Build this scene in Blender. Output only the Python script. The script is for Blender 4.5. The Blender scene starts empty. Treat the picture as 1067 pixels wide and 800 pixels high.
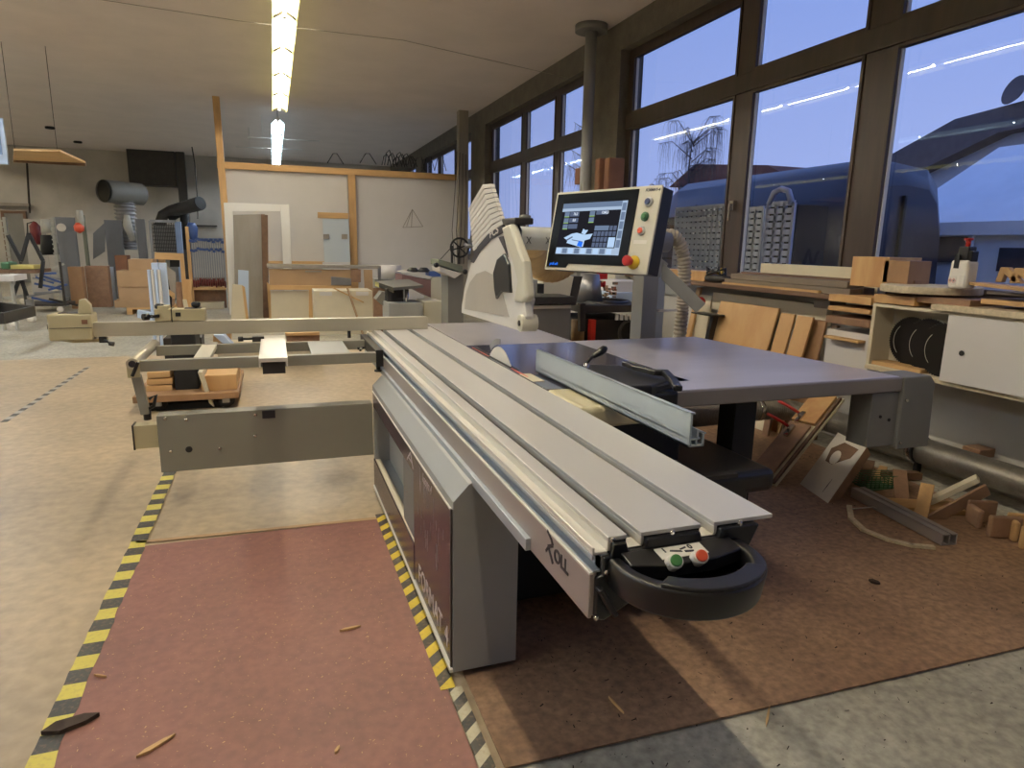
import bpy, bmesh, math, random
from mathutils import Vector, Matrix
random.seed(7)
PI = math.pi
V = Vector
C = bpy.context.scene.collection
SC = bpy.context.scene

# ------------------------------------------------------------------ camera
RX = V((0.94266973, 0.05110847, -0.32979041))
RY = V((-0.33320007, 0.19965295, -0.92147513))
RZ = V((0.01874844, 0.97853289, 0.20523613))
CAM = V((0, 0, 1.5)); FPX = 690.0

def at(px, py, x=None, y=None, z=None, d=None):
    """world point seen at a photo position on a plane of the room (or at depth d)"""
    c = V((px - 533.5, -(py - 400), -FPX))
    w = V((RX.dot(c), RY.dot(c), RZ.dot(c)))
    if x is not None: t = x / w.x
    elif y is not None: t = y / w.y
    elif z is not None: t = (z - 1.5) / w.z
    else: t = d / FPX
    return CAM + w * t

cam_d = bpy.data.cameras.new('camera'); cam = bpy.data.objects.new('camera', cam_d); C.objects.link(cam)
cam_d.sensor_width = 36; cam_d.sensor_fit = 'HORIZONTAL'; cam_d.lens = FPX / 1067 * 36
cam_d.clip_end = 300
M3 = Matrix((RX, RY, RZ)); cam.matrix_world = Matrix.Translation(CAM) @ M3.to_4x4()
SC.camera = cam

# ------------------------------------------------------------------ materials
def srgb(r, g, b):
    f = lambda c: (c/255/12.92) if c/255 <= .04045 else ((c/255+.055)/1.055)**2.4
    return (f(r), f(g), f(b), 1)
MATS = {}
def mat(name, rgb, rough=.5, metal=0., var=.12, scale=6., bump=0., stretch=(1,1,1), rgb2=None, contrast=(.35,.7), emit=None, spec=None, trans=0, alpha=None, coat=0, fine=0.):
    m = bpy.data.materials.new(name); m.use_nodes = True; nt = m.node_tree; N = nt.nodes; L = nt.links
    b = N['Principled BSDF']; base = srgb(*rgb)
    b.inputs['Roughness'].default_value = rough; b.inputs['Metallic'].default_value = metal
    if spec is not None: b.inputs['Specular IOR Level'].default_value = spec
    if trans: b.inputs['Transmission Weight'].default_value = trans
    if coat: b.inputs['Coat Weight'].default_value = coat; b.inputs['Coat Roughness'].default_value = .15
    if emit:
        b.inputs['Emission Color'].default_value = srgb(*emit[0]); b.inputs['Emission Strength'].default_value = emit[1]
    if var or rgb2:
        tc = N.new('ShaderNodeTexCoord'); mp = N.new('ShaderNodeMapping'); mp.inputs['Scale'].default_value = stretch
        ns = N.new('ShaderNodeTexNoise'); ns.inputs['Scale'].default_value = scale; ns.inputs['Detail'].default_value = 6; ns.inputs['Roughness'].default_value = .6
        L.new(tc.outputs['Object'], mp.inputs['Vector']); L.new(mp.outputs['Vector'], ns.inputs['Vector'])
        cr = N.new('ShaderNodeValToRGB'); cr.color_ramp.elements[0].position = contrast[0]; cr.color_ramp.elements[1].position = contrast[1]
        c2 = srgb(*rgb2) if rgb2 else tuple(min(1, c*(1-var)) for c in base[:3])+(1,)
        c1 = base if rgb2 else tuple(min(1, c*(1+var*.6)) for c in base[:3])+(1,)
        cr.color_ramp.elements[0].color = c2; cr.color_ramp.elements[1].color = c1
        L.new(ns.outputs['Fac'], cr.inputs['Fac']); out = cr.outputs['Color']
        if fine:
            n2 = N.new('ShaderNodeTexNoise'); n2.inputs['Scale'].default_value = scale*14; n2.inputs['Detail'].default_value = 3
            L.new(mp.outputs['Vector'], n2.inputs['Vector'])
            mr = N.new('ShaderNodeMapRange'); mr.inputs['From Min'].default_value = .3; mr.inputs['From Max'].default_value = .7
            mr.inputs['To Min'].default_value = 1-fine; mr.inputs['To Max'].default_value = 1+fine
            L.new(n2.outputs['Fac'], mr.inputs['Value'])
            mx = N.new('ShaderNodeVectorMath'); mx.operation = 'SCALE'
            L.new(out, mx.inputs[0]); L.new(mr.outputs['Result'], mx.inputs['Scale']); out = mx.outputs['Vector']
        L.new(out, b.inputs['Base Color'])
        if bump:
            bp = N.new('ShaderNodeBump'); bp.inputs['Strength'].default_value = bump; bp.inputs['Distance'].default_value = .01
            L.new(ns.outputs['Fac'], bp.inputs['Height']); L.new(bp.outputs['Normal'], b.inputs['Normal'])
    else:
        b.inputs['Base Color'].default_value = base
    MATS[name] = m; return m

def emission(name, rgb, s):
    m = bpy.data.materials.new(name); m.use_nodes = True; nt = m.node_tree; nt.nodes.clear()
    e = nt.nodes.new('ShaderNodeEmission'); o = nt.nodes.new('ShaderNodeOutputMaterial')
    e.inputs['Color'].default_value = srgb(*rgb); e.inputs['Strength'].default_value = s
    nt.links.new(e.outputs[0], o.inputs[0]); MATS[name] = m; return m

mat('concrete_floor', (174,168,152), .6, 0, scale=2.2, rgb2=(154,148,132), bump=.1, fine=.25)
mat('yellow_board', (184,162,130), .42, 0, scale=1.1, rgb2=(160,142,116), bump=.05, fine=.14)
mat('brown_board', (162,128,98), .62, 0, scale=2.2, rgb2=(128,98,74), bump=.1, fine=.3)
mat('red_plate', (140,94,82), .6, 0, scale=2.0, rgb2=(124,84,74), bump=.05, fine=.12)
mat('ceiling_paint', (222,211,205), .9, 0, .06, 1.2)
mat('wall_paint', (188,184,176), .85, 0, .08, 2)
mat('rear_paint', (184,178,168), .85, 0, .12, 1.5)
mat('concrete_beam', (100,94,84), .85, 0, .2, 5, bump=.2, fine=.1)
mat('window_wood', (60,46,40), .5, 0, .3, 12, stretch=(1,.15,1))
mat('window_wood_v', (60,46,40), .5, 0, .3, 12, stretch=(1,1,.12))
mat('sill_wood', (104,78,58), .5, 0, .3, 10, stretch=(1,.1,1))
mat('white_bright', (236,232,222), .5, 0, .02, 3)
mat('white_board', (208,203,197), .6, 0, .03, 2)
mat('cream_board', (212,200,172), .5, 0, .06, 3)
mat('pine', (205,164,110), .6, 0, .2, 9, stretch=(1,1,.15), bump=.05)
mat('pine_x', (205,164,110), .6, 0, .2, 9, stretch=(.12,1,1), bump=.05)
mat('pine_y', (198,158,106), .6, 0, .2, 9, stretch=(1,.12,1), bump=.05)
mat('dark_wood', (108,80,58), .7, 0, .3, 8, stretch=(1,.15,1))
mat('brown_wood', (148,114,88), .6, 0, .25, 8)
mat('grey_wood', (150,142,130), .8, 0, .15, 7, stretch=(1,1,.2))
mat('beam_wood', (128,114,98), .8, 0, .2, 8, stretch=(1,.08,1))
mat('ply', (214,176,122), .6, 0, scale=2.2, rgb2=(188,142,90), stretch=(1,1,.35))
mat('ply_dark', (168,130,94), .6, 0, scale=2.6, rgb2=(140,106,74), stretch=(1,1,.35))
mat('orange_grain', (208,170,116), .5, 0, scale=9, rgb2=(186,140,90), stretch=(1,1,.15))
mat('cardboard', (176,144,108), .8, 0, .08, 3)
mat('chip_edge', (206,190,158), .8, 0, .2, 30)
mat('alu', (214,209,202), .38, .35, .05, 3, stretch=(1,.05,1))
mat('alu_bright', (222,217,206), .38, .3, .04, 3, stretch=(1,.05,1))
mat('alu_rail', (172,163,158), .4, .5, .04, 3)
mat('alu_blue', (176,182,188), .38, .4, .03, 3)
mat('fence_alu', (186,196,200), .38, .4, .04, 4)
mat('beam_alu', (196,188,168), .4, .45, .03, 4)
mat('beige_paint', (188,176,140), .45, 0, .04, 3)
mat('machine_cream', (200,194,174), .45, 0, .04, 3)
mat('machine_grey', (150,150,146), .45, 0, .04, 3)
mat('machine_mid', (118,116,110), .5, 0, .06, 3)
mat('outrigger_grey', (136,132,120), .5, 0, .05, 3)
mat('cast_iron', (150,148,160), .2, .8, .15, 5, stretch=(1,.2,1))
mat('cast_light', (196,189,186), .34, .4, .06, 5)
mat('ext_metal', (198,193,202), .3, .35, .12, 4, stretch=(.2,1,1))
mat('ext_edge', (140,132,128), .45, .4, .04, 3)
mat('black_plastic', (26,25,26), .38, 0, .2, 10)
mat('black_matt', (20,19,18), .7, 0, .2, 10)
mat('dark_steel', (62,58,54), .5, .4, .2, 5)
mat('rubber', (18,18,18), .8, 0, 0)
mat('chrome', (205,200,195), .18, 1, 0)
mat('galv', (150,144,134), .42, .7, .25, 9, fine=.1)
mat('steel', (150,150,152), .4, .8, .1, 6)
mat('purple_panel', (78,52,62), .25, 0, scale=14, rgb2=(52,34,44), stretch=(1,.3,1))
mat('hood_white', (212,206,196), .4, 0, .03, 3)
mat('hood_frost', (172,164,152), .35, 0, .06, 4)
mat('decal_dark', (46,42,48), .5, 0, 0)
mat('decal_pale', (196,180,176), .4, 0, 0)
mat('screen_black', (5,5,6), .3, 0, 0, spec=.08)
mat('red_plastic', (190,38,30), .35, 0, 0)
mat('orange_plastic', (216,88,58), .35, 0, 0)
mat('green_plastic', (66,120,64), .35, 0, 0)
mat('blue_plastic', (30,38,80), .35, 0, 0)
mat('yellow_plastic', (214,176,44), .4, 0, 0)
mat('white_plastic', (226,220,208), .4, 0, 0)
mat('white_film', (190,206,228), .5, 0, .03, 2)
mat('label_white', (216,210,198), .6, 0, 0)
mat('hose_grey', (170,160,144), .6, 0, .08, 8)
mat('hose_groove', (84,76,66), .7, 0, 0)
mat('hose_yellow', (206,176,126), .55, 0, .08, 8)
mat('hose_yellow_groove', (140,108,64), .6, 0, 0)
mat('blue_paint', (62,86,140), .45, 0, .08, 3)
mat('blue_light', (128,150,186), .45, 0, .08, 3)
mat('burgundy', (130,98,94), .5, 0, .1, 3)
mat('green_grey', (112,116,100), .6, 0, .12, 4)
mat('rack_grey', (112,114,118), .6, 0, .08, 3)
mat('rack_white', (176,174,164), .6, 0, .1, 8)
mat('green_plastic2', (56,96,62), .5, 0, 0)
mat('white_cut', (206,200,188), .6, 0, .06, 5)
mat('saw_black', (34,31,30), .3, .5, 0)
mat('wood_dust', (176,142,100), .9, 0, .3, 40)
mat('bark', (54,38,28), .9, 0, .3, 30)
mat('mirror', (196,204,208), .15, 0, 0)
mat('dull_red', (110,34,34), .5, 0, 0)
mat('dull_yellow', (190,176,100), .5, 0, 0)
mat('brown_box', (128,88,64), .8, 0, .15, 5)
mat('cable', (40,36,32), .6, 0, 0)
mat('reflector', (226,222,150), .45, 0, 0, emit=((255,246,150), .8))  # both reflector tones: tube light on the faces put in as emission
mat('reflector_cool', (206,226,230), .45, 0, 0, emit=((210,240,255), .8))
mat('white_metal', (200,200,198), .4, 0, 0)
emission('tube_warm', (255,244,226), 190)
emission('tube_cool', (228,241,255), 190)
emission('scr_dark', (34,34,40), 1); emission('scr_light', (170,190,215), 1.0); emission('scr_mid', (110,128,155), 1.0)
emission('scr_machine', (180,208,240), 1.05); emission('scr_key', (92,104,130), 1.0); emission('scr_green', (150,190,110), 1)
emission('scr_white', (225,235,250), 1.1); emission('scr_blue', (40,110,230), 1.2)
# outside
mat('van_paint', (40,44,58), .35, 0, .1, 2, coat=.3)
mat('van_glass', (18,22,30), .15, 0, 0)
mat('tent', (246,246,246), .6, 0, .06, 1.5, bump=.3)
mat('tent_flap', (60,62,72), .5, 0, .2, 6)  # dark cloth of the tent's window flaps
mat('tiles', (92,88,92), .8, 0, .2, 4)
mat('red_tiles', (120,74,62), .85, 0, .25, 3)
mat('render_wall', (210,210,212), .9, 0, .05, 2)
mat('asphalt', (90,90,92), .9, 0, .2, 3)
mat('crate_grey', (196,196,196), .6, 0, .05, 3)
mat('crate_blue', (160,164,184), .5, 0, .05, 3)
mat('twig', (84,80,84), .9, 0, 0)

def stripe_mat(name, a, b, period, axis='Y', skew=0.0, wear=.35):
    m = bpy.data.materials.new(name); m.use_nodes = True; nt = m.node_tree; N = nt.nodes; L = nt.links
    bs = N['Principled BSDF']; bs.inputs['Roughness'].default_value = .55
    tc = N.new('ShaderNodeTexCoord'); sp = N.new('ShaderNodeSeparateXYZ'); L.new(tc.outputs['Object'], sp.inputs[0])
    ml = N.new('ShaderNodeMath'); ml.operation = 'MULTIPLY_ADD'; L.new(sp.outputs['X'], ml.inputs[0]); ml.inputs[1].default_value = skew; L.new(sp.outputs[axis], ml.inputs[2])
    dv = N.new('ShaderNodeMath'); dv.operation = 'DIVIDE'; L.new(ml.outputs[0], dv.inputs[0]); dv.inputs[1].default_value = period
    fr = N.new('ShaderNodeMath'); fr.operation = 'FRACT'; L.new(dv.outputs[0], fr.inputs[0])
    gt = N.new('ShaderNodeMath'); gt.operation = 'GREATER_THAN'; L.new(fr.outputs[0], gt.inputs[0]); gt.inputs[1].default_value = .5
    mx = N.new('ShaderNodeMixRGB'); L.new(gt.outputs[0], mx.inputs[0]); mx.inputs[1].default_value = srgb(*a); mx.inputs[2].default_value = srgb(*b)
    ns = N.new('ShaderNodeTexNoise'); ns.inputs['Scale'].default_value = 60; L.new(tc.outputs['Object'], ns.inputs['Vector'])
    mr = N.new('ShaderNodeMapRange'); mr.inputs['From Min'].default_value = .5; mr.inputs['From Max'].default_value = .75; mr.inputs['To Max'].default_value = wear
    L.new(ns.outputs['Fac'], mr.inputs['Value'])
    m2 = N.new('ShaderNodeMixRGB'); L.new(mr.outputs[0], m2.inputs[0]); L.new(mx.outputs[0], m2.inputs[1]); m2.inputs[2].default_value = srgb(150,118,90)
    L.new(m2.outputs[0], bs.inputs['Base Color']); MATS[name] = m
stripe_mat('hazard_square', (206,190,84), (52,50,46), .166, 'Y', 0)
stripe_mat('hazard_diag', (206,178,48), (50,44,38), .115, 'Y', -.9)
stripe_mat('hazard_white', (190,180,150), (60,56,50), .10, 'Y', -.9)
stripe_mat('tape_far', (170,166,156), (60,60,58), .2, 'Y', 0)
stripe_mat('hazard_edge', (220,212,130), (30,30,28), .16, 'X', 0, .1)

gm = bpy.data.materials.new('window_glass'); gm.use_nodes = True; nt = gm.node_tree; nt.nodes.clear()
o_ = nt.nodes.new('ShaderNodeOutputMaterial'); mx_ = nt.nodes.new('ShaderNodeMixShader'); tr_ = nt.nodes.new('ShaderNodeBsdfTransparent')
gl_ = nt.nodes.new('ShaderNodeBsdfGlossy'); gl_.inputs['Roughness'].default_value = .0
lw_ = nt.nodes.new('ShaderNodeLayerWeight'); lw_.inputs['Blend'].default_value = .5
pw_ = nt.nodes.new('ShaderNodeMath'); pw_.operation = 'POWER'; pw_.inputs[1].default_value = 4.0; nt.links.new(lw_.outputs['Facing'], pw_.inputs[0])
ml_ = nt.nodes.new('ShaderNodeMath'); ml_.operation = 'MULTIPLY_ADD'; ml_.inputs[1].default_value = .85; ml_.inputs[2].default_value = .06; nt.links.new(pw_.outputs[0], ml_.inputs[0])
tr_.inputs['Color'].default_value = (.93,.95,.96,1)
nt.links.new(ml_.outputs[0], mx_.inputs[0]); nt.links.new(tr_.outputs[0], mx_.inputs[1]); nt.links.new(gl_.outputs[0], mx_.inputs[2]); nt.links.new(mx_.outputs[0], o_.inputs[0])
MATS['window_glass'] = gm

# ------------------------------------------------------------------ mesh builder
class MB:
    def __init__(s): s.b = bmesh.new(); s.sm = []
    def box(s, x0, x1, y0, y1, z0, z1):
        x0,x1 = sorted((x0,x1)); y0,y1 = sorted((y0,y1)); z0,z1 = sorted((z0,z1))
        v = [s.b.verts.new(p) for p in ((x0,y0,z0),(x1,y0,z0),(x1,y1,z0),(x0,y1,z0),(x0,y0,z1),(x1,y0,z1),(x1,y1,z1),(x0,y1,z1))]
        for f in ((3,2,1,0),(4,5,6,7),(0,1,5,4),(1,2,6,5),(2,3,7,6),(3,0,4,7)): s.b.faces.new([v[i] for i in f])
        return s
    def fbox(s, o, u, v, w):
        """box from a corner and three edge vectors"""
        o,u,v,w = V(o),V(u),V(v),V(w)
        if u.cross(v).dot(w) < 0: u, v = v, u
        p = [o,o+u,o+u+v,o+v,o+w,o+u+w,o+u+v+w,o+v+w]; q = [s.b.verts.new(a) for a in p]
        for f in ((3,2,1,0),(4,5,6,7),(0,1,5,4),(1,2,6,5),(2,3,7,6),(3,0,4,7)): s.b.faces.new([q[i] for i in f])
        return s
    def bar(s, p0, p1, w, h=None, up=(0,0,1)):
        h = h or w; p0,p1 = V(p0),V(p1); d = (p1-p0); n = d.normalized(); up = V(up)
        if abs(n.dot(up)) > .98: up = V((0,1,0))
        r = n.cross(up).normalized(); u = r.cross(n)
        return s.fbox(p0 - r*w/2 - u*h/2, d, r*w, u*h)
    def cyl(s, p0, p1, r0, r1=None, seg=16, caps=True, smooth=True):
        r1 = r0 if r1 is None else r1; p0,p1 = V(p0),V(p1); n = (p1-p0).normalized()
        a = n.cross(V((0,0,1)) if abs(n.z) < .9 else V((1,0,0))).normalized(); c = n.cross(a)
        A = [s.b.verts.new(p0 + (a*math.cos(t)+c*math.sin(t))*r0) for t in [2*PI*i/seg for i in range(seg)]]
        B = [s.b.verts.new(p1 + (a*math.cos(t)+c*math.sin(t))*r1) for t in [2*PI*i/seg for i in range(seg)]]
        for i in range(seg):
            f = s.b.faces.new((A[i],A[(i+1)%seg],B[(i+1)%seg],B[i])); f.smooth = smooth
        if caps: s.b.faces.new(A[::-1]); s.b.faces.new(B)
        return s
    def tube(s, pts, r, seg=8, caps=True, closed=False):
        pts = [V(p) for p in pts]; n = len(pts); rs = r if isinstance(r,(list,tuple)) else [r]*n; rings = []; a = None
        for i,p in enumerate(pts):
            if closed: t = (pts[(i+1)%n]-pts[i-1]).normalized()
            else: t = (pts[min(i+1,n-1)]-pts[max(i-1,0)]).normalized()
            if a is None: a = t.cross(V((0,0,1)) if abs(t.z) < .9 else V((1,0,0))).normalized()
            else: a = (a - t*a.dot(t)).normalized()
            c = t.cross(a); rings.append([s.b.verts.new(p+(a*math.cos(q)+c*math.sin(q))*rs[i]) for q in [2*PI*k/seg for k in range(seg)]])
        m = n if closed else n-1
        for i in range(m):
            A,B = rings[i],rings[(i+1)%n]
            for k in range(seg):
                f = s.b.faces.new((A[k],A[(k+1)%seg],B[(k+1)%seg],B[k])); f.smooth = True
        if caps and not closed: s.b.faces.new(rings[0][::-1]); s.b.faces.new(rings[-1])
        return s
    def prism(s, pts, vec, smooth=False):
        pts = [V(p) for p in pts]; vec = V(vec)
        A = [s.b.verts.new(p) for p in pts]; B = [s.b.verts.new(p+vec) for p in pts]; n = len(pts)
        s.b.faces.new(A[::-1]); s.b.faces.new(B)
        for i in range(n):
            f = s.b.faces.new((A[i],A[(i+1)%n],B[(i+1)%n],B[i])); f.smooth = smooth
        return s
    def lathe(s, prof, o, axis=(0,0,1), seg=24):
        o = V(o); n = V(axis).normalized(); a = n.cross(V((0,0,1)) if abs(n.z) < .9 else V((1,0,0))).normalized(); c = n.cross(a); rings = []
        for r,h in prof:
            rings.append([s.b.verts.new(o+n*h+(a*math.cos(q)+c*math.sin(q))*max(r,1e-4)) for q in [2*PI*k/seg for k in range(seg)]])
        for A,B in zip(rings, rings[1:]):
            for k in range(seg):
                f = s.b.faces.new((A[k],A[(k+1)%seg],B[(k+1)%seg],B[k])); f.smooth = True
        s.b.faces.new(rings[0][::-1]); s.b.faces.new(rings[-1]); return s
    def quad(s, a, b, c, d): s.b.faces.new([s.b.verts.new(V(p)) for p in (a,b,c,d)]); return s
    def build(s, name, m, parent=None, bevel=0, seg=2):
        me = bpy.data.meshes.new(name); bmesh.ops.recalc_face_normals(s.b, faces=s.b.faces)
        off = root_loc(parent)
        if off is None:
            xs = [v.co.copy() for v in s.b.verts]; off2 = V((sum(p.x for p in xs)/len(xs), sum(p.y for p in xs)/len(xs), min(p.z for p in xs)))
            bmesh.ops.translate(s.b, verts=s.b.verts, vec=-off2)
        else: bmesh.ops.translate(s.b, verts=s.b.verts, vec=-off)
        s.b.to_mesh(me); s.b.free(); o = bpy.data.objects.new(name, me); C.objects.link(o)
        me.materials.append(MATS[m] if isinstance(m, str) else m)
        if parent: o.parent = parent
        else: o.location = off2
        if bevel:
            bv = o.modifiers.new('bevel','BEVEL'); bv.width = bevel; bv.segments = seg; bv.limit_method = 'ANGLE'; bv.angle_limit = .6
        return o
def root_loc(p):
    if p is None: return None
    l = V((0,0,0))
    while p: l = l + p.location; p = p.parent
    return l
def tag(o, label, cat, group=None):
    o['label'] = label; o['category'] = cat
    if group: o['group'] = group
    return o
def thing(name, label, cat, loc=(0,0,0), group=None):
    o = bpy.data.objects.new(name, None); C.objects.link(o); o.empty_display_size = .1; o.location = loc
    return tag(o, label, cat, group)
def struct(o): o['kind'] = 'structure'; return o
def look(o, l): o['label'] = l; return o
def B(x0,x1,y0,y1,z0,z1): return MB().box(x0,x1,y0,y1,z0,z1)
def children_of(o): return list(o.children)
def dup(o, parent=None):
    c = o.copy(); C.objects.link(c)
    if parent: c.parent = parent
    for ch in children_of(o): dup(ch, c)
    return c
def textobj(name, body, size, o, u, v, m, parent, ext=.0006, bold=0, sx=1, shear=0):
    cu = bpy.data.curves.new(name, 'FONT'); cu.body = body; cu.size = size; cu.extrude = ext; cu.offset = bold; cu.shear = shear
    t = bpy.data.objects.new(name, cu); C.objects.link(t); bpy.context.view_layer.update()
    me = bpy.data.meshes.new_from_object(t.evaluated_get(bpy.context.evaluated_depsgraph_get())); bpy.data.objects.remove(t)
    u = V(u).normalized(); v = V(v); v = (v-u*v.dot(u)).normalized(); w = u.cross(v)
    off = root_loc(parent) or V((0,0,0))
    for vt in me.vertices: vt.co = V(o) - off + u*vt.co.x*sx + v*vt.co.y + w*vt.co.z
    ob = bpy.data.objects.new(name, me); C.objects.link(ob); me.materials.clear(); me.materials.append(MATS[m]); ob.parent = parent
    return ob
def slab(px0, py0, px1, py1, y, dep):
    a = at(px0,py0,y=y); b = at(px1,py1,y=y); return MB().box(a.x,b.x,y,y+dep,b.z,a.z)
def slabx(px0, py0, px1, py1, x, dep):
    a = at(px0,py0,x=x); b = at(px1,py1,x=x); return MB().box(x,x+dep,a.y,b.y,b.z,a.z)
def quadslab(pts, vec, **k):
    return MB().prism([at(px,py,**k) for px,py in pts], vec)
def hose(path, r, name, m, mg, parent=None, pitch=.03, seg=14):
    """corrugated hose: ribs of alternating radius along a path"""
    pts = [V(p) for p in path]; dense = []
    for i in range(len(pts)-1):
        p0 = pts[max(i-1,0)]; p1 = pts[i]; p2 = pts[i+1]; p3 = pts[min(i+2,len(pts)-1)]
        n = max(2, int((p2-p1).length/pitch*4))
        for k in range(n):
            t = k/n; dense.append(.5*((2*p1)+(p2-p0)*t+(2*p0-5*p1+4*p2-p3)*t*t+(3*p1-p0-3*p2+p3)*t**3))
    dense.append(pts[-1]); rs = []
    for i in range(len(dense)): rs.append(r*(1 if (i//2)%2 == 0 else .84))
    o = MB().tube(dense, rs, seg).build(name, m, parent); return o

# ------------------------------------------------------------------ room
W = 4.3; CH = 4.29; YB = 26.0; YF = -4.0; XL = -13.0
fl = struct(B(XL,4.9,YF,YB,-.12,0).build('floor','concrete_floor'))
def part(o): return o
B(-3.6,-.62,-1.5,9.6,0,.006).build('floor_panel','yellow_board', fl)
B(-.62,3.0,3.45,9.6,0,.006).build('floor_panel','yellow_board', fl)
B(-.62,.58,-1.5,3.45,0,.004).build('floor_panel','yellow_board', fl)
p = [( .56,1.56),(2.85,1.50),(3.8,1.65),(3.95,3.4),(3.95,7),(1.0,7),(1.0,3.4),(.56,3.4)]
MB().prism([(x,y,.006) for x,y in p],(0,0,.005)).build('floor_panel','brown_board', fl)
struct(B(XL,4.9,YF,YB,CH,CH+.2).build('ceiling','ceiling_paint'))
struct(B(XL,4.9,YB,YB+.2,0,CH).build('wall_back','rear_paint'))
struct(B(XL-.2,XL,YF,YB,0,CH).build('wall_left','rear_paint'))
struct(B(XL,4.9,YF-.2,YF,0,CH).build('wall_front','rear_paint'))
# window wall: parapet, lintel, piers
WT = 4.62
m = B(W,WT,YF,YB,0,1.14)
struct(m.build('wall_right','wall_paint'))
struct(B(W,WT,YF,YB,3.95,CH).build('trim_1','concrete_beam'))
bays = [(-3.2,1.75,2),(2.35,8.12,3),(8.95,13.95,4),(15.0,20.4,5),(21.2,25.6,6)]
piers = [(YF,-3.2),(1.75,2.35),(8.12,8.95),(13.95,15.0),(20.4,21.2),(25.6,YB)]
m = MB()
for a,b in piers: m.box(W-.01,WT,a,b,1.14,3.95)
struct(m.build('wall_right_piers','concrete_beam'))
def window(n, y0, y1, mull, sash):
    ww = 4.42; fr = MB(); d = .09
    fr.box(ww,ww+d,y0,y1,3.86,3.95); fr.box(ww,ww+d,y0,y1,1.14,1.24)
    fr.box(ww,ww+d,y0,y0+.1,1.24,3.86); fr.box(ww,ww+d,y1-.12,y1,1.24,3.86)
    fr.box(ww-.02,ww+d,y0,y1,3.0,3.17)
    for a,b in mull: fr.box(ww,ww+d,a,b,1.24,3.86)
    f = struct(fr.build('window_%d'%n,'window_wood_v', None, .004))
    ed = [y0+.1]+[q for ab in mull for q in ab]+[y1-.12]
    for i in range(0,len(ed),2):
        a,b = ed[i],ed[i+1]
        for (z0,z1) in ((1.24,3.0),(3.17,3.86)):
            MB().quad((ww+.05,a,z0),(ww+.05,b,z0),(ww+.05,b,z1),(ww+.05,a,z1)).build('pane','window_glass',f)
            s = MB(); e = .03
            s.box(ww-.012,ww+.045,a,a+e,z0,z1).box(ww-.012,ww+.045,b-e,b,z0,z1).box(ww-.012,ww+.045,a+e,b-e,z0,z0+e).box(ww-.012,ww+.045,a+e,b-e,z1-e,z1)
            s.build('sash','window_wood_v',f,.003)
            g = MB(); g.box(ww+.02,ww+.052,b-e-.008,b-e,z0+e,z1-e); g.build('gasket','white_metal',f)
    return f
w1 = window(1,2.35,8.12,[(4.06,4.33),(5.66,5.90)],0)
window(2,8.95,13.95,[(10.30,10.5),(11.85,12.05)],0)
window(3,15.0,20.4,[(16.7,16.9),(18.5,18.7)],0)
window(4,-3.2,1.75,[(-1.6,-1.4),(.1,.3)],0)
window(5,21.2,25.6,[(22.7,22.9),(24.2,24.4)],0)
# outer reveal of the windows (outside wall leaves)
h = MB(); hp = at(764,200,x=4.40)
h.box(4.37,4.42,5.74,5.80,1.88,1.98); h.bar((4.355,5.77,1.95),(4.355,5.77,1.78),.02,.025); h.build('window_handle','chrome',w1,.004)
# sill board
sill = struct(B(3.98,4.43,2.0,6.05,1.14,1.178).build('trim_2','sill_wood',None,.004))
struct(B(4.2,4.43,6.05,8.1,1.14,1.17).build('trim_3','sill_wood',None,.004))
struct(B(4.2,4.43,8.95,13.9,1.14,1.17).build('trim_4','sill_wood',None,.004))
struct(B(4.262,4.30,2.0,8.0,.98,1.139).build('trim_5','machine_grey'))

# ------------------------------------------------------------------ ceiling lights
def light_row(x, y0, y1, n, z, cool_from, lab, lens=1.5, grp=None):
    L_ = (y1-y0)/n
    for i in range(n):
        ya = y0+i*L_; yb = ya+L_-.06; cool = (ya >= cool_from)
        pl = (' the %d%s from the machine end' % (i+1, 'th'))
        t = thing('ceiling_light', lab(i, n), 'ceiling light', (x,(ya+yb)/2,z), grp)
        B(x-.045,x+.045,ya,yb,z,z+.05).build('housing','white_metal',t)
        B(x-.01,x+.01,ya+.3,ya+.32,z+.05,CH).build('hanger','steel',t)
        r = MB()
        for s_ in (-1,1):
            r.fbox((x+s_*.045,ya,z),(0,yb-ya,0),(s_*.09,0,-.075),(s_*.004,0,.004))
        r.build('reflector','reflector_cool' if cool else 'reflector',t)
        MB().cyl((x,ya+.03,z-.03),(x,yb-.03,z-.03),.014,seg=8).build('tube','tube_cool' if cool else 'tube_warm',t)
        e = MB()
        for yy in (ya+.015,yb-.03): e.box(x-.02,x+.02,yy,yy+.02,z-.055,z)
        e.build('lamp_holder','white_metal',t)
        q = MB(); q.bar((x-.12,yb-.02,z-.07),(x,yb-.08,z-.02),.006,.03).bar((x+.12,yb-.02,z-.07),(x,yb-.08,z-.02),.006,.03); q.build('louvre','dark_steel',t)
ordn = ['first','second','third','fourth','fifth','sixth','seventh','eighth','ninth','tenth','eleventh','twelfth','thirteenth','fourteenth','fifteenth','sixteenth','seventeenth']
light_row(.26,-.1,14.6,10,4.05,99, lambda i,n: 'long warm fluorescent ceiling lamp with yellow reflector, %s one back along the near lamp row' % ordn[i])
light_row(.24,15.9,24.9,5,4.03,15.5, lambda i,n: 'cool fluorescent ceiling lamp beyond the gap in the row, %s one towards the rear wall' % ordn[i])
light_row(-4.75,-.6,13.6,7,4.05,-99, lambda i,n: 'cool fluorescent ceiling lamp of the second row, left of the photo, %s from the front' % ordn[i], grp='second lamp row')
light_row(-9.8,-.6,24.6,10,4.05,99, lambda i,n: 'warm fluorescent ceiling lamp of the third row near left wall, %s from the front' % ordn[i], grp='third lamp row')

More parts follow.
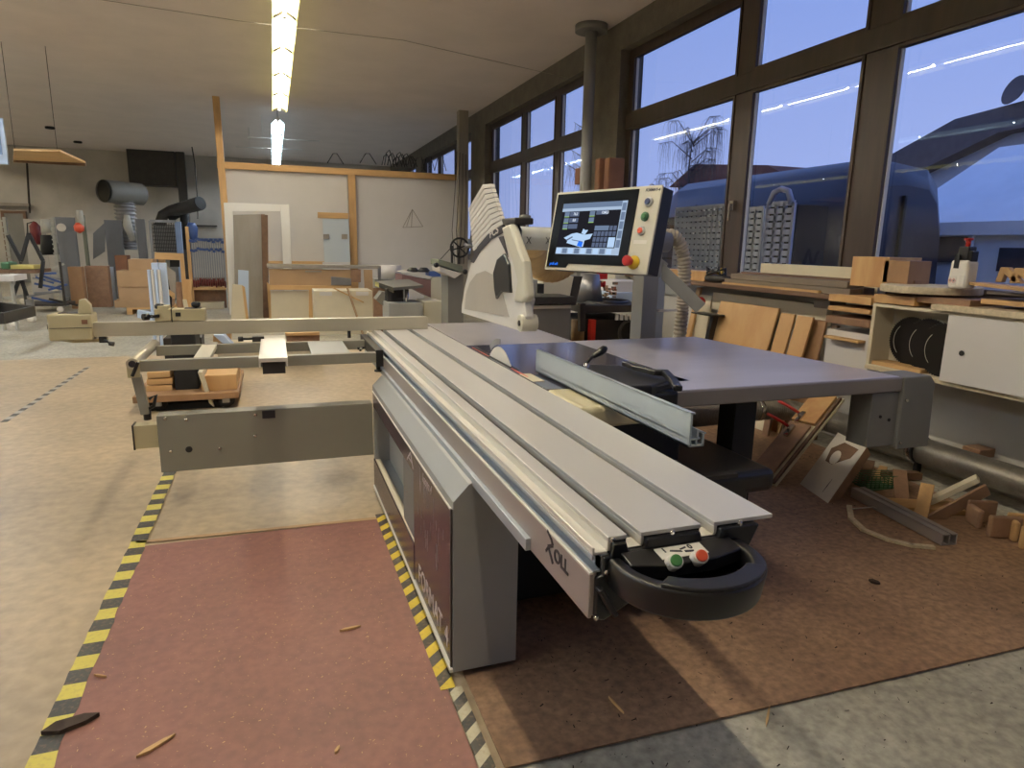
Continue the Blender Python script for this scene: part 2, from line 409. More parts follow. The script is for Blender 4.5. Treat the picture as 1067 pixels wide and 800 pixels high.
# ------------------------------------------------------------------ floor things
t = B(-.68,.485,.2,3.46,.006,.0115).build('floor_plate','red_plate'); tag(t,'reddish brown floor plate framed by hazard tape in front of the saw','floor plate')
m = MB(); pts=[]; pr=[]
n=60
for i in range(n+1):
    y = 1.55+(4.68-1.55)*i/n; dx = random.uniform(-.003,.003); pts.append((-.745+dx+ .0*y,y)); pr.append((-.672+random.uniform(-.006,.006),y))
m.prism([(x,y,.012) for x,y in pts]+[(x,y,.012) for x,y in pr[::-1]],(0,0,.0012)); tag(m.build('hazard_tape','hazard_square'),'yellow and black chequered tape along the left edge of the red plate','tape')
m = B(.462,.514,1.95,3.52,.012,.0135); tag(m.build('hazard_tape','hazard_diag'),'yellow and black striped tape along the foot of the saw base','tape')
m = B(.488,.535,1.45,1.95,.012,.0132); tag(m.build('hazard_tape','hazard_white'),'worn whitish striped tape in front of the saw base corner','tape')
m = MB().fbox((-.72,3.50,.012),(1.22,-.05,0),(0,.03,0),(0,0,.0012)); tag(m.build('packing_tape','cardboard'),'strip of beige tape across the rear edge of the red plate','tape')
a = at(0,440,z=.006); b = at(90,382,z=.006)
m = MB(); m.fbox((a.x,a.y,.0065),(b.x-a.x,b.y-a.y,0),(.05,0,0),(0,0,.001)); tag(m.build('floor_tape','tape_far'),'worn dashed marking tape on the pale floor at far left','tape')
def chip(px,py,px2,py2,w,mt,name,lab,h=.008):
    a = at(px,py,z=.013); b = at(px2,py2,z=.013); d = (b-a); nrm = V((-d.y,d.x,0)).normalized(); mm = MB()
    mm.prism([a,a+d*.3-nrm*w*.5,a+d*.75-nrm*w*.35,b,b-d*.25+nrm*w*.4,a+d*.25+nrm*w*.5],(0,0,h)); tag(mm.build(name,mt),lab,'wood scrap')
chip(43,766,104,746,.055,'bark','bark_strip','dark brown strip of bark lying across the chequered tape',.014)
chip(142,790,183,766,.018,'pine','wood_sliver','long pale wood sliver near the bottom left of the red plate')
chip(354,658,376,653,.012,'pine','wood_sliver','short pale sliver lying right of the middle of the red plate')
chip(98,704,111,706,.006,'pine','wood_sliver','tiny curled sliver beside the chequered tape')
chip(349,786,354,778,.01,'pine','wood_sliver','small pale chip near the bottom right of the red plate')
chip(798,758,802,736,.008,'pine','wood_sliver','thin wood sliver on the grey concrete at the bottom right')
chip(634,727,650,744,.006,'pine','wood_sliver','thin sliver on the brown floor in front of the handle')
chip(905,605,917,609,.03,'bark','bark_strip','small black chip in the middle of the brown floor',.01)
# scattered shavings: uncountable
m = MB()
def shav(x,y,z,s):
    a_ = random.random()*PI; u = V((math.cos(a_),math.sin(a_),0))*s*random.uniform(.6,2.5); v = V((-math.sin(a_),math.cos(a_),0))*s*random.uniform(.3,.6)
    p_ = V((x,y,z)); m.b.faces.new([m.b.verts.new(q) for q in (p_,p_+u,p_+u+v+V((0,0,s*.3)),p_+v)])
for i in range(2600): shav(random.uniform(-.66,.47),random.uniform(1.2,3.4),.0125,random.choice((.0012,.0016,.002,.004)))
o = m.build('wood_shavings','pine'); tag(o,'fine pale wood shavings scattered over the red plate','shavings'); o['kind']='stuff'
m = MB()
for i in range(3600):
    x = random.uniform(1.2,4.0) if i%4 else random.uniform(.7,1.2); y = random.uniform(.9,4.2); shav(x,y,.0125 if y > 1.6 else .003,random.choice((.002,.003,.004,.0075)))
o = m.build('bark_crumbs','bark'); tag(o,'dark crumbs of bark and dust over the brown and grey floor','crumbs'); o['kind']='stuff'

# ------------------------------------------------------------------ PANEL SAW
saw = thing('panel_saw','large grey sliding table panel saw with control screen filling the centre','panel saw',(0.9,2.6,0))
Y0 = 1.157; Y1 = 4.78
# sliding table
st = B(.66,1.0,Y0+.03,Y1,.75,.868).build('sliding_table','alu_rail',saw)
def strip(name, x0,x1,z0,z1, mt, ya=Y0, yb=Y1, bev=.0015): return B(x0,x1,ya,yb,z0,z1).build(name,mt,st,bev)
strip('table_plate',.903,1.064,.890,.900,'alu'); strip('table_plate',.716,.868,.890,.900,'alu'); strip('table_plate',.636,.682,.890,.900,'alu')
strip('slot_wall',.903,.912,.870,.890,'alu_bright'); strip('slot_wall',.716,.724,.870,.890,'alu_bright'); strip('slot_wall',.636,.644,.868,.890,'alu_bright')
strip('slot_core',.724,.862,.870,.8895,'black_matt',Y0+.004); strip('slot_core',.912,1.0,.870,.8895,'black_matt',Y0+.004); strip('slot_core',.644,.676,.870,.8895,'black_matt',Y0+.004)
strip('slot_floor',.644,.912,.8682,.8695,'alu_bright',Y0+.001,Y0+.045,0); strip('slot_bed_shade',.644,.912,.8682,.8692,'black_matt',Y0+.045,Y1,0)  # black bed paints in the shade of the deep slots
strip('slot_shoulder',.682,.686,.872,.890,'dark_steel',Y0+.01); strip('slot_shoulder',.868,.872,.872,.890,'dark_steel',Y0+.01)
strip('rail_ledge',.601,.6365,.862,.869,'alu_bright'); strip('rail_lip',.601,.607,.869,.880,'alu_bright'); strip('rail_face',.600,.608,.852,.862,'alu_blue')
strip('rail_channel',.622,.66,.822,.862,'alu_blue'); strip('rail_step',.604,.622,.822,.828,'alu_blue')
strip('rail_web',.606,.614,.722,.822,'alu_rail'); strip('rail_skirt',.597,.606,.717,.818,'alu_rail'); strip('rail_edge',.596,.606,.818,.8245,'alu_bright')
B(.583,.612,1.50,Y1,.716,.750).build('guide_rail','alu_blue',saw,.002)
B(.65,1.0,1.62,Y1,.66,.75).build('guide_beam','black_matt',saw)
# end cap with D shaped handle
ec = MB()
ec.prism([(.609,Y0-.012,.722),(.63,Y0-.012,.712),(.70,Y0-.012,.748),(.98,Y0-.012,.80),(1.02,Y0-.012,.885),(1.01,Y0-.012,.888),(.914,Y0-.012,.888),(.908,Y0-.012,.8665),(.866,Y0-.012,.8665),(.860,Y0-.012,.888),(.726,Y0-.012,.888),(.720,Y0-.012,.8665),(.682,Y0-.012,.8665),(.676,Y0-.012,.888),(.645,Y0-.012,.888),(.64,Y0-.012,.860),(.622,Y0-.012,.860),(.622,Y0-.012,.82),(.609,Y0-.012,.815)],(0,.042,0))
cap = ec.build('end_cap','black_plastic',saw,.004)
def arc(cx_,cy_,rx,ry,a0,a1,n): return [(cx_+rx*math.cos(a0+(a1-a0)*i/n), cy_+ry*math.sin(a0+(a1-a0)*i/n)) for i in range(n+1)]
# bow-shaped rim
cxh, cyh = .80, Y0-.01
outer = arc(cxh,cyh-.04,.168,.158,PI*1.0,PI*2.0,28); outer = [(cxh-.168,cyh)]+outer+[(cxh+.168,cyh)]
inner = arc(cxh,cyh-.04,.138,.12,PI*1.0,PI*2.0,28); inner = [(cxh-.138,cyh)]+inner+[(cxh+.138,cyh)]
zt = .858; zb = .79
m = MB(); b_ = m.b
To = [b_.verts.new((x,y,zt)) for x,y in outer]; Ti = [b_.verts.new((x,y,zt)) for x,y in inner]
Bo = [b_.verts.new((x*.985+cxh*.015,y+.012,zb)) for x,y in outer]; Bi = [b_.verts.new((x,y,zb)) for x,y in inner]
for i in range(len(outer)-1):
    for q in ((To[i],To[i+1],Ti[i+1],Ti[i]),(Bo[i+1],Bo[i],Bi[i],Bi[i+1]),(Bo[i],Bo[i+1],To[i+1],To[i]),(Ti[i],Ti[i+1],Bi[i+1],Bi[i])):
        f = b_.faces.new(q); f.smooth = True
b_.faces.new((To[0],Ti[0],Bi[0],Bo[0])); b_.faces.new((To[-1],Bo[-1],Bi[-1],Ti[-1]))
m.build('handle_bow','black_plastic',cap,.008,3)
m = MB(); m.prism([(x,y,.80) for x,y in inner],(0,0,.006)); m.build('handle_tray','black_plastic',cap)
m = MB(); g = arc(cxh,cyh-.04,.165,.155,PI*1.22,PI*1.78,14); gi = arc(cxh,cyh-.04,.128,.108,PI*1.24,PI*1.76,14)
m.prism([(x,y,.855) for x,y in g]+[(x,y,.855) for x,y in gi[::-1]],(0,0,.010)); m.build('grip_pad','black_plastic',cap,.004)
# sloping deck with label and push buttons
m = MB(); m.prism([(cxh-.138,cyh,.866),(cxh+.138,cyh,.866),(cxh+.138,cyh-.045,.858),(cxh+.06,cyh-.062,.855),(cxh-.06,cyh-.062,.855),(cxh-.138,cyh-.045,.858)],(0,0,-.03)); m.build('handle_deck','black_plastic',cap,.003)
la = V((.775,Y0-.022,.8655)); lu = V((.115,0,0)); lv = V((0,-.040,-.004))
lab = MB().fbox((.738,Y0-.018,.8648),(.115,0,0),(0,-.036,-.0062),(0,0,.0016)).build('label_plate','label_white',cap)
m = MB(); zl=.8642
m.prism([(0.771,Y0-.030,zl),(0.794,Y0-.036,zl-.001),(0.796,Y0-.041,zl-.002),(0.768,Y0-.034,zl-.001)],(0,0,.0015)); m.prism([(0.802,Y0-.038,zl-.0015),(0.824,Y0-.040,zl-.002),(0.822,Y0-.045,zl-.003),(0.802,Y0-.043,zl-.002)],(0,0,.0015))
m.prism([(0.794,Y0-.031,zl),(0.811,Y0-.026,zl+.001),(0.812,Y0-.029,zl),(0.796,Y0-.034,zl)],(0,0,.0015)); m.build('pictogram','decal_dark',lab)
textobj('lettering','I',.02,(0.756,Y0-.034,.8635),(1,.1,0),(0,1,.17),'decal_dark',lab,.0006,.001); textobj('lettering','0',.02,(0.818,Y0-.034,.8635),(1,.1,0),(0,1,.17),'decal_dark',lab,.0006,.001)
for px,py,mt,nm in ((704.5,584,'green_plastic','green'),(731,579,'orange_plastic','red')):
    c = at(px,py,y=Y0-.085); ax = V((-.15,-.75,.65)).normalized()
    r = MB().cyl(c-ax*.03,c,.0165,seg=20).build('button_ring','white_plastic',cap,.002)
    look(MB().cyl(c-ax*.002,c+ax*.006,.0125,seg=20).build('push_button',mt,r,.002), nm+' push button')
m = MB()
for px,py in ((638,562),(632,596),(620.5,643),(639,638),(700,554.5),(770.5,545)):
    c = at(px,py,y=Y0-.016); m.lathe([(.006,0),(.006,.004),(.003,.006)],c,(0,-1,0),12)
m.build('cap_screws','chrome',cap)
m = MB(); a = at(624,612,y=Y0-.02); b = at(640,640,y=Y0-.03); m.bar(a,b,.012,.03,up=(0,1,0)); m.build('cable_clip','black_plastic',cap,.003)
# logo on the rail: stylised R with small capitals
def railpt(px,py): return at(px,py,x=.5965)
a = railpt(586,594); b = railpt(600,612)
u = V((0,-1,0)); 
textobj('rail_lettering','OLL',.046,(.596,1.345,.765),(0,-1,0),(0,0,1),'decal_dark',st,.0008,.0012,1.0)
m = MB()
def rp(s_,t_): return (.5955, 1.345+.052-s_*.06, .752+t_*.06)
def stroke(mm, a_, b_, w): 
    a_=V(a_); b_=V(b_); mm.bar(a_,b_,w,.001,up=(1,0,0))
m.bar(rp(.15,1.15),rp(.55,.95),.001,.008); m.bar(rp(.55,.98),rp(.75,.75),.001,.009); m.bar(rp(.75,.75),rp(.25,.5),.001,.009); m.bar(rp(.3,.5),rp(.8,0),.001,.010); m.bar(rp(.05,.2),rp(.35,.55),.001,.007)
m.build('rail_logo','decal_dark',st)

# base cabinet under the rail
cb = MB(); x0 = .518; x1=.75
cb.prism([(x0,2.0,.035),(x1,2.0,.035),(x1,2.0,.74),(.60,2.0,.735),(.572,2.0,.722),(x0,2.0,.665)],(0,.66,0))
cb.prism([(x0,2.66,.545),(x1,2.66,.545),(x1,2.66,.74),(.60,2.66,.735),(.572,2.66,.722),(x0,2.66,.665)],(0,1.26,0))
cb.box(x0,x1,2.66,3.92,.035,.21); cb.box(x0+.085,x1,2.66,3.92,.21,.545); cb.box(x0,x0+.085,3.86,3.92,.21,.545)
bmesh.ops.remove_doubles(cb.b, verts=cb.b.verts, dist=.0001)
cab = cb.build('base_cabinet','machine_grey',saw)
# front left face: recess and doors (flush shapes on the x0 plane)
B(x0-.004,x0,2.02,2.66,.058,.632).build('front_panel','purple_panel',cab,.001)
B(x0-.004,x0,2.66,3.88,.545,.632).build('upper_panel','purple_panel',cab,.001)
tr = B(x0-.006,x0,2.66,3.9,.05,.215).build('front_tray','purple_panel',cab,.001)
B(x0,x0+.03,2.66,3.86,.21,.222).build('tray_edge','cream_board',tr)
B(x0+.005,x0+.012,2.66,2.95,.22,.545).build('sliding_cover','machine_mid',cab)
B(x0-.007,x0-.001,2.01,3.9,.632,.637).build('panel_frame','alu_bright',cab); B(x0-.007,x0-.001,2.008,2.02,.05,.637).build('panel_frame','dark_steel',cab)
B(x0-.012,x0+.0,2.0,3.9,.035,.047).build('kick_strip','alu_bright',cab)
textobj('front_lettering','FORMAT 4',.115,(x0-.0045,2.57,.095),(0,-1,0),(0,0,1),'decal_pale',cab,.0004,.001,.95)
textobj('front_lettering','kappa 4',.055,(x0-.0045,2.47,.575),(0,-1,0),(0,0,1),'decal_pale',cab,.0004,0,.95,.25)
m = MB(); rr=random.Random(3)
for i in range(22):
    y = rr.uniform(2.08,2.58); z = rr.uniform(.30,.52); m.bar((x0-.0044,y,z),(x0-.0044,y+rr.uniform(-.015,.015),z+rr.uniform(.03,.10)),.0006,.0012)
o_s = m.build('panel_scratches','decal_pale',cab); o_s['kind']='stuff'
m = MB(); m.bar((x0-.0046,2.80,.56),(x0-.0046,2.72,.615),.0008,.008); m.bar((x0-.0046,2.72,.615),(x0-.0046,2.66,.56),.0008,.008); m.bar((x0-.0046,2.77,.58),(x0-.0046,2.69,.58),.0008,.006); m.build('panel_emblem','decal_pale',cab)
MB().cyl((.66,2.07,.007),(.66,2.07,.04),.045,seg=20).build('foot','rubber',cab)
MB().cyl((.60,3.8,.007),(.60,3.8,.04),.045,seg=20).build('foot','rubber',cab)
B(.62,.66,2.0-.001,2.0,.70,.735).build('cable_hole','black_matt',cab)
# main body
body = B(.76,1.62,2.35,4.1,.05,.84).build('machine_body','black_matt',saw,.01)
B(.82,1.5,2.5,3.9,.007,.05).build('plinth','black_matt',body)
mh = MB(); mh.box(1.15,1.82,2.12,2.35,.10,.56); mh.box(1.15,1.95,2.12,2.9,.5,.6); mh.build('motor_housing','black_plastic',saw,.03,4)
B(1.3,1.75,2.118,2.15,.585,.602).build('seam_strip','dark_steel',saw)
# cast iron tables
B(1.078,1.80,3.84,4.99,.868,.899).build('rear_table','cast_light',saw,.002)
ct = B(1.072,1.795,2.56,3.835,.858,.899).build('main_table','cast_iron',saw,.002)
m = MB(); m.prism([(1.072,2.56,.899),(1.40,2.56,.899),(1.40,2.22,.899),(1.12,2.20,.899),(1.085,2.24,.899),(1.072,2.3,.899)],(0,0,-.085)); m.build('front_apron','beige_paint',saw,.018,4)
B(1.082,1.112,3.0,3.75,.899,.9005).build('blade_slot','black_matt',ct); B(1.083,1.092,2.82,3.05,.899,.9015).build('table_insert','orange_plastic',ct)
B(1.083,1.090,3.42,3.75,.899,.9015).build('table_insert','orange_plastic',ct)
B(1.074,1.13,2.72,2.9,.899,.9012).build('insert_tongue','cream_board',ct)
# saw blade and riving knife
bl = MB(); R_=.26; cz=.715; cy_=3.27
pts=[]
for i in range(72):
    a0 = 2*PI*i/72; a1=a0+2*PI/72*.7
    pts += [(1.098,cy_+R_*math.cos(a0),cz+R_*math.sin(a0)),(1.098,cy_+(R_-.007)*math.cos(a1),cz+(R_-.007)*math.sin(a1))]
bl.prism(pts,(.004,0,0)); bl.build('saw_blade','alu_bright',saw)
rk = MB(); ang=[PI*.30+i*PI*.2/10 for i in range(11)]
rk.prism([(1.099,cy_+.305*math.cos(a),cz+.30*math.sin(a)) for a in ang]+[(1.099,cy_+.27*math.cos(a),cz+.268*math.sin(a)) for a in ang[::-1]],(.003,0,0)); rk.build('riving_knife','steel',saw)
# extension table
ex = MB(); ex.prism([(1.80,3.88,.862),(2.74,3.90,.862),(2.90,2.395,.862),(1.55,2.395,.862),(1.55,2.6,.862),(1.797,2.9,.862)],(0,0,.037))
ext = ex.build('extension_table','ext_metal',saw,.003)
B(1.55,2.905,2.375,2.395,.825,.898).build('front_edge','ext_edge',ext,.008,3)
# end bracket with box
br = MB(); br.prism([(2.905,2.37,.898),(3.085,2.37,.898),(3.118,2.37,.86),(3.135,2.37,.525),(2.915,2.37,.525)],(0,.16,0))
brk = br.build('end_bracket','machine_mid',saw,.006)
B(2.735,2.915,2.39,2.52,.545,.82).build('bracket_box','machine_mid',brk,.004)
m = MB()
for z in (.78,.56): m.cyl((2.935,2.37,z),(2.935,2.362,z),.008,seg=12)
m.build('bolts','chrome',brk)
m = MB()
for x,z in ((2.80,.70),(2.86,.68)): m.cyl((x,2.39,z),(x,2.385,z),.008,seg=10)
m.build('holes','black_matt',brk)
B(2.0,2.12,2.48,2.6,.3,.862).build('support_leg','black_matt',ext)
B(1.5,2.9,2.6,2.66,.82,.862).build('support_bar','black_matt',ext)
B(2.0,2.12,2.48,2.6,.0,.3).build('support_leg','black_matt',ext)
# rip fence
rf = MB(); fx=1.165
rf.box(fx,fx+.008,1.645,2.92,.905,1.012); rf.box(fx,fx+.016,1.645,2.92,1.008,1.014); rf.box(fx,fx+.055,1.645,2.92,.905,.912); rf.box(fx+.047,fx+.055,1.645,2.92,.905,.945); rf.box(fx,fx+.04,1.645,2.92,.928,.934)
rf.box(fx+.024,fx+.030,1.645,2.92,.905,.934); rf.fbox((fx+.030,1.645,.955),(0,1.275,0),(.03,0,-.012),(0,0,.005)); rf.box(fx+.028,fx+.034,1.645,2.92,.93,.96)
fence = rf.build('rip_fence','fence_alu',saw,.001)
m = MB(); m.prism([(1.232,2.80,.90),(1.50,2.70,.90),(1.56,2.33,.90),(1.40,2.25,.90),(1.232,2.25,.90)],(0,0,.062)); fh=m.build('fence_body','black_plastic',saw,.014,3)
B(1.27,1.54,2.262,2.45,.80,.93).build('fence_carriage','black_plastic',fh,.015,3)
c = at(612,383,z=.99)
k0 = at(611,378,z=1.0); k1 = at(617,372,z=1.02); k2 = at(632,362,z=1.06)
MB().cyl((k0.x,k0.y,.955),(k0.x,k0.y,1.0),.013,seg=14).build('fence_post','chrome',fh)
kn = MB(); dv=(k2-k1); kn.tube([k0,k1],.007,8); kn.tube([k1,k1+dv*.2,k1+dv*.55,k1+dv*.85,k2],[.009,.013,.017,.017,.008],12); kn.build('knob_handle','black_plastic',fh)
lv = [at(652,379,z=.985),at(663,383,z=.985),at(683,388,z=.985),at(693,388,z=.985),at(701,396,z=.985),at(706,404,z=.985)]
m = MB()
for a,b in zip(lv,lv[1:]): m.bar(a-(b-a)*.1,b+(b-a)*.1,.034,.022)
m.build('clamp_lever','black_plastic',fh,.006,3)
MB().cyl(lv[-1]+V((0,0,.0)),lv[-1]+V((0,0,.013)),.005,seg=10).build('lever_rivet','chrome',fh)

# overhead blade guard, left face on x = 1.07
gx = 1.07; gt = .052
def gp(px,py): return at(px,py,x=gx)
lower = [(480.6,326),(481,318),(484,299),(488,284),(493,268),(501,253),(511,243),(524,237),(527,245),(534,268),(541,293),(547,312),(541,345)]
g = MB(); g.prism([gp(*p) for p in lower],(gt,0,0)); grd = g.build('blade_guard','hood_white',saw,.006,3)
m = MB(); m.prism([gp(*p)+V((-.003,0,0)) for p in ((484.5,322),(486,306),(490,294),(497,285),(506,282),(514,286),(521,297),(526,312),(531,330))],(.003,0,0)); m.build('guard_inspection_panel','hood_frost',grd,.001)
m = MB(); m.prism([gp(*p)+V((-.004,0,0)) for p in ((491,273),(498,257),(509,244),(524,234.5),(525.5,242),(512,250),(501,262),(494,274))],(.003,0,0)); m.build('guard_band','decal_dark',grd)
textobj('guard_lettering','PCS',.052,gp(511.5,248.3)+V((-.007,0,0)),gp(526,238)-gp(512,247.5),(0,0,1),'label_white',grd,.0003,.001,1.7)
m = MB(); m.prism([gp(*p)+V((-.004,0,0)) for p in ((520,247),(525,246),(529,262),(530,268))],(.003,0,0)); m.build('guard_triangle','decal_dark',grd)
# telescoping ribs of the hood: each tilted leaf
nleaf = 9
for i in range(nleaf):
    f0 = i/nleaf; f1 = (i+.84)/nleaf
    def L(f): return (V((488,217))*(1-f)+V((493,262))*f)
    def A_(f): return (V((503,192))*(1-f)+V((514,240))*f)
    def Rr(f): return (V((511,191.5))*(1-f)+V((524,234))*f)
    s_ = .004*i/nleaf
    m = MB(); m.prism([at(*L(f0),x=gx+.012-s_),at(*A_(f0),x=gx+.012-s_),at(*Rr(f0),x=gx+.012-s_),at(*Rr(f1),x=gx+.012-s_),at(*A_(f1),x=gx+.012-s_),at(*L(f1),x=gx+.012-s_)],(gt-.03,0,0))
    m.build('guard_leaf','hood_white',grd,.002)
m = MB(); m.prism([at(*p,x=gx+.016) for p in ((489,219),(503,194),(511,193),(525,238),(512,246),(494,268))],(gt-.04,0,0)); m.build('guard_inner','decal_dark',grd)
m = MB(); m.prism([gp(*p)+V((-.012,0,0)) for p in ((524,237),(533,233),(547,272),(551,310),(546,316),(537,314),(541,293),(534,268))],(.045,0,0)); m.build('guard_arm','machine_cream',grd,.014,3)
m = MB(); m.prism([gp(*p)+V((-.014,0,0)) for p in ((520,270),(527,264),(532,275),(533,290),(534,305),(524,304),(519,312),(517,300),(516,284))],(.02,0,0)); m.build('guard_boot','black_plastic',grd,.006)
m = MB(); m.prism([gp(*p)+V((-.004,0,0)) for p in ((537,314),(547,314),(549,330),(546,344),(540,345),(536,335))],(gt-.012,0,0)); m.build('guard_nose','hood_white',grd,.008,3)
c = gp(544,336); rol = MB().cyl(c+V((-.020,-.02,0)),c+V((gt+.008,-.02,0)),.040,seg=24).build('guard_roller','machine_cream',grd,.004)
MB().cyl(c+V((-.024,-.02,0)),c+V((-.018,-.02,0)),.014,seg=12).build('roller_axle','dark_steel',rol)
m = MB(); a = gp(524,234); b = gp(549,227); m.box(gx+.01,gx+.105,3.02,3.22,a.z,a.z+.03); m.build('adjust_head','dark_steel',grd,.006)
m = MB(); c1 = at(538,232,y=3.2); m.tube([c1,at(541,240,y=3.15),at(541,256,y=3.15)],[.012,.014,.012],8); m.build('adjust_rod','black_plastic',grd); 
MB().cyl(at(541,249,y=3.13),at(540,254,y=3.13),.012,seg=10).build('adjust_ring','yellow_plastic',grd)
MB().lathe([(.012,0),(.03,.004),(.03,.02),(.01,.026)],at(547,229,y=3.15),(0,0,1),18).build('adjust_knob','machine_mid',grd)
# suction boom
dy = 4.35
m = MB(); a = at(536,248,y=dy); b = at(696,246,y=dy); m.cyl((a.x,dy,a.z),(b.x,dy,a.z),.078,seg=24); boom = m.build('suction_boom','machine_grey',saw)
m = MB(); m.box(1.38,a.x+.01,dy-.09,dy+.09,a.z-.09,a.z+.09); m.build('boom_head','machine_cream',boom,.01)
m = MB()
for k,dx in enumerate((.06,.20)):
    X_=a.x+dx; m.bar((X_,dy-.0795,a.z-.035),(X_+.03,dy-.0795,a.z+.01),.004,.006,up=(0,1,0)); m.bar((X_+.03,dy-.0795,a.z-.035),(X_,dy-.0795,a.z+.01),.004,.006,up=(0,1,0))
m.build('boom_marks','decal_dark',boom)
# grey post behind the extension table
m = MB(); m.box(2.40,2.52,4.05,4.2,0,1.33); post = m.build('boom_post','machine_grey',saw,.004)
B(2.53,2.60,4.09,4.2,0,1.33).build('post_cover','alu_blue',post)
m = MB(); m.bar((2.56,4.12,1.36),(2.83,3.98,1.09),.05,.09); m.bar((2.5,4.15,1.30),(2.58,4.12,1.42),.06,.1); m.build('post_arm','machine_grey',post,.004)
B(2.46,2.54,4.06,4.14,1.3,a.z).build('post_upright','machine_grey',post)
B(2.53,2.68,4.04,4.08,1.06,1.075).build('post_knob','white_plastic',post)
MB().cyl((2.535,dy,a.z),(2.60,dy,a.z),.09,seg=24).build('boom_collar','alu_blue',boom)
hose([at(688,247,y=dy),at(701,246,y=dy),at(709,256,y=dy),at(713,275,y=dy),at(712,310,y=dy),at(708,352,y=dy),V((at(706,380,y=dy).x,dy,.3))],.052,'suction_hose','hose_grey','hose_groove',saw,.028,18)

# control panel
TL = at(577,201,d=4.36); TR = at(687.5,193,d=3.7); BR = at(676,286,d=3.7); BL = at(571,280.5,d=4.36)
pu = ((TR-TL)+(BR-BL))*.5; wdt = pu.length; pu.normalize(); pv = ((TL-BL)+(TR-BR))*.5; hgt = pv.length; pv = (pv-pu*pv.dot(pu)).normalized(); pn = pu.cross(pv); pc = (TL+TR+BL+BR)/4
def pp(a, b, dd=0): return pc + pu*(a-.5)*wdt + pv*(b-.5)*hgt + pn*dd
if pn.dot(CAM-pc) < 0: pn = -pn
def prect(a0,b0,a1,b1,d0,d1): 
    o = pp(a0,b0,d0); return MB().fbox(o, pu*(a1-a0)*wdt, pv*(b1-b0)*hgt, pn*(d1-d0))
cp = prect(0,0,1,1,-.015,0).build('control_panel','machine_cream',saw,.004)
prect(.03,.015,.997,.99,-.11,-.0155).build('panel_housing','black_plastic',cp,.006)
m = MB(); m.prism([pp(.02,.035,.001),pp(.235,.035,.001),pp(.255,.085,.001),pp(.815,.085,.001),pp(.815,.97,.001),pp(.02,.97,.001)][::1], pn*.003); m.build('screen_glass','screen_black',cp)
scx = (.10,.735,.205,.845)   # u0,u1,v0,v1
def sp(u,v): return (scx[0]+(scx[1]-scx[0])*u, scx[2]+(scx[3]-scx[2])*v)
sd = prect(scx[0],scx[2],scx[1],scx[3],.0042,.0046).build('display','scr_dark',cp)
def sr(u0,v0,u1,v1,mt,lay=0,nm='display_field'):
    a_ = sp(u0,v0); b_ = sp(u1,v1); return prect(a_[0],a_[1],b_[0],b_[1],.0047+lay*.0004,.0050+lay*.0004).build(nm,mt,sd)
sr(0,.90,.925,1,'scr_mid'); sr(0,.84,.925,.90,'scr_light'); sr(.925,0,1,1,'scr_light'); sr(0,0,.925,.13,'scr_light')
for k in range(5): sr(.935,.14+k*.17,.99,.28+k*.17,'scr_mid',1)
for k in range(9): sr(.01+k*.1,.015,.09+k*.1,.115,'scr_mid' if k%2 else 'scr_machine',1)
for k,vv in enumerate((.74,.62,.50)):
    sr(.05,vv,.13,vv+.09,'scr_mid'); sr(.05,vv-.012,.13,vv+.004,'scr_green',1); sr(.14,vv,.29,vv+.09,'scr_key')
for k,vv in enumerate((.74,.62)):
    sr(.46,vv,.54,vv+.09,'scr_mid'); sr(.46,vv-.012,.54,vv+.004,'scr_green',1)
sr(.56,.76,.73,.85,'scr_key')
a_ = sp(.2,.765); b_=sp(.2,.645); c_=sp(.64,.775)
for q,s_ in ((a_,'76,2'),(b_,'0,0'),(c_,'1260,2')): textobj('digits',s_,.022,pp(q[0],q[1],.0056),pu,pv,'scr_white',sd,.0001,.0004)
for i in range(6):
    for j in range(4):
        if j == 3 and i < 4: continue
        if i >= 4 and j < 2: continue
        sr(.575+i*.057,.145+j*.105,.62+i*.057,.23+j*.105,'scr_key')
sr(.575,.46,.79,.55,'scr_mid'); sr(.81,.145,.91,.33,'scr_machine')
def poly(pts, mt, lay, nm='machine_picture'):
    m = MB(); m.prism([pp(*sp(u,v), .0048+lay*.0004) for u,v in pts], pn*.0003); m.build(nm,mt,sd)
poly([(.10,.32),(.22,.40),(.30,.42),(.44,.38),(.56,.40),(.53,.30),(.45,.27),(.44,.15),(.40,.14),(.16,.22),(.17,.27)],'scr_machine',0)
poly([(.38,.41),(.40,.50),(.43,.47),(.48,.47),(.44,.38)],'scr_machine',1)
poly([(.34,.17),(.42,.14),(.43,.24),(.36,.27)],'scr_blue',1); poly([(.14,.28),(.24,.35),(.25,.33),(.16,.26)],'scr_key',1); poly([(.24,.29),(.42,.25),(.42,.235),(.24,.275)],'scr_key',1)
textobj('brand_lettering','FORMAT-4',.022,pp(.868,.935,.0012),pu,pv,'decal_dark',cp,.0006,.0006,1,.2)
textobj('panel_lettering','profi soft',.026,pp(.055,.062,.0043),pu,pv,'scr_blue',cp,.0003,.0006,.8)
for u_,v_,r_,mt in ((.915,.815,.027,'blue_plastic'),(.905,.65,.026,'green_plastic'),(.895,.49,.026,'orange_plastic')):
    o = pp(u_,v_); rg = MB().lathe([(r_,0),(r_,.010),(r_*.8,.013)],o,pn,22).build('button_ring','white_metal' if mt!='green_plastic' else 'green_plastic2',cp)
    MB().lathe([(r_*.68,.012),(r_*.68,.019),(r_*.5,.021)],o,pn,20).build('push_button',mt,rg)
prect(.845,.345,.955,.385,.0002,.0012).build('button_label','label_white',cp)
o = pp(.88,.13); rg = MB().lathe([(.040,0),(.040,.008),(.034,.012),(.026,.035)],o,pn,26).build('stop_collar','yellow_plastic',cp); MB().lathe([(.022,.03),(.024,.05),(.030,.055),(.030,.07),(.024,.078)],o,pn,26).build('stop_button','red_plastic',rg)
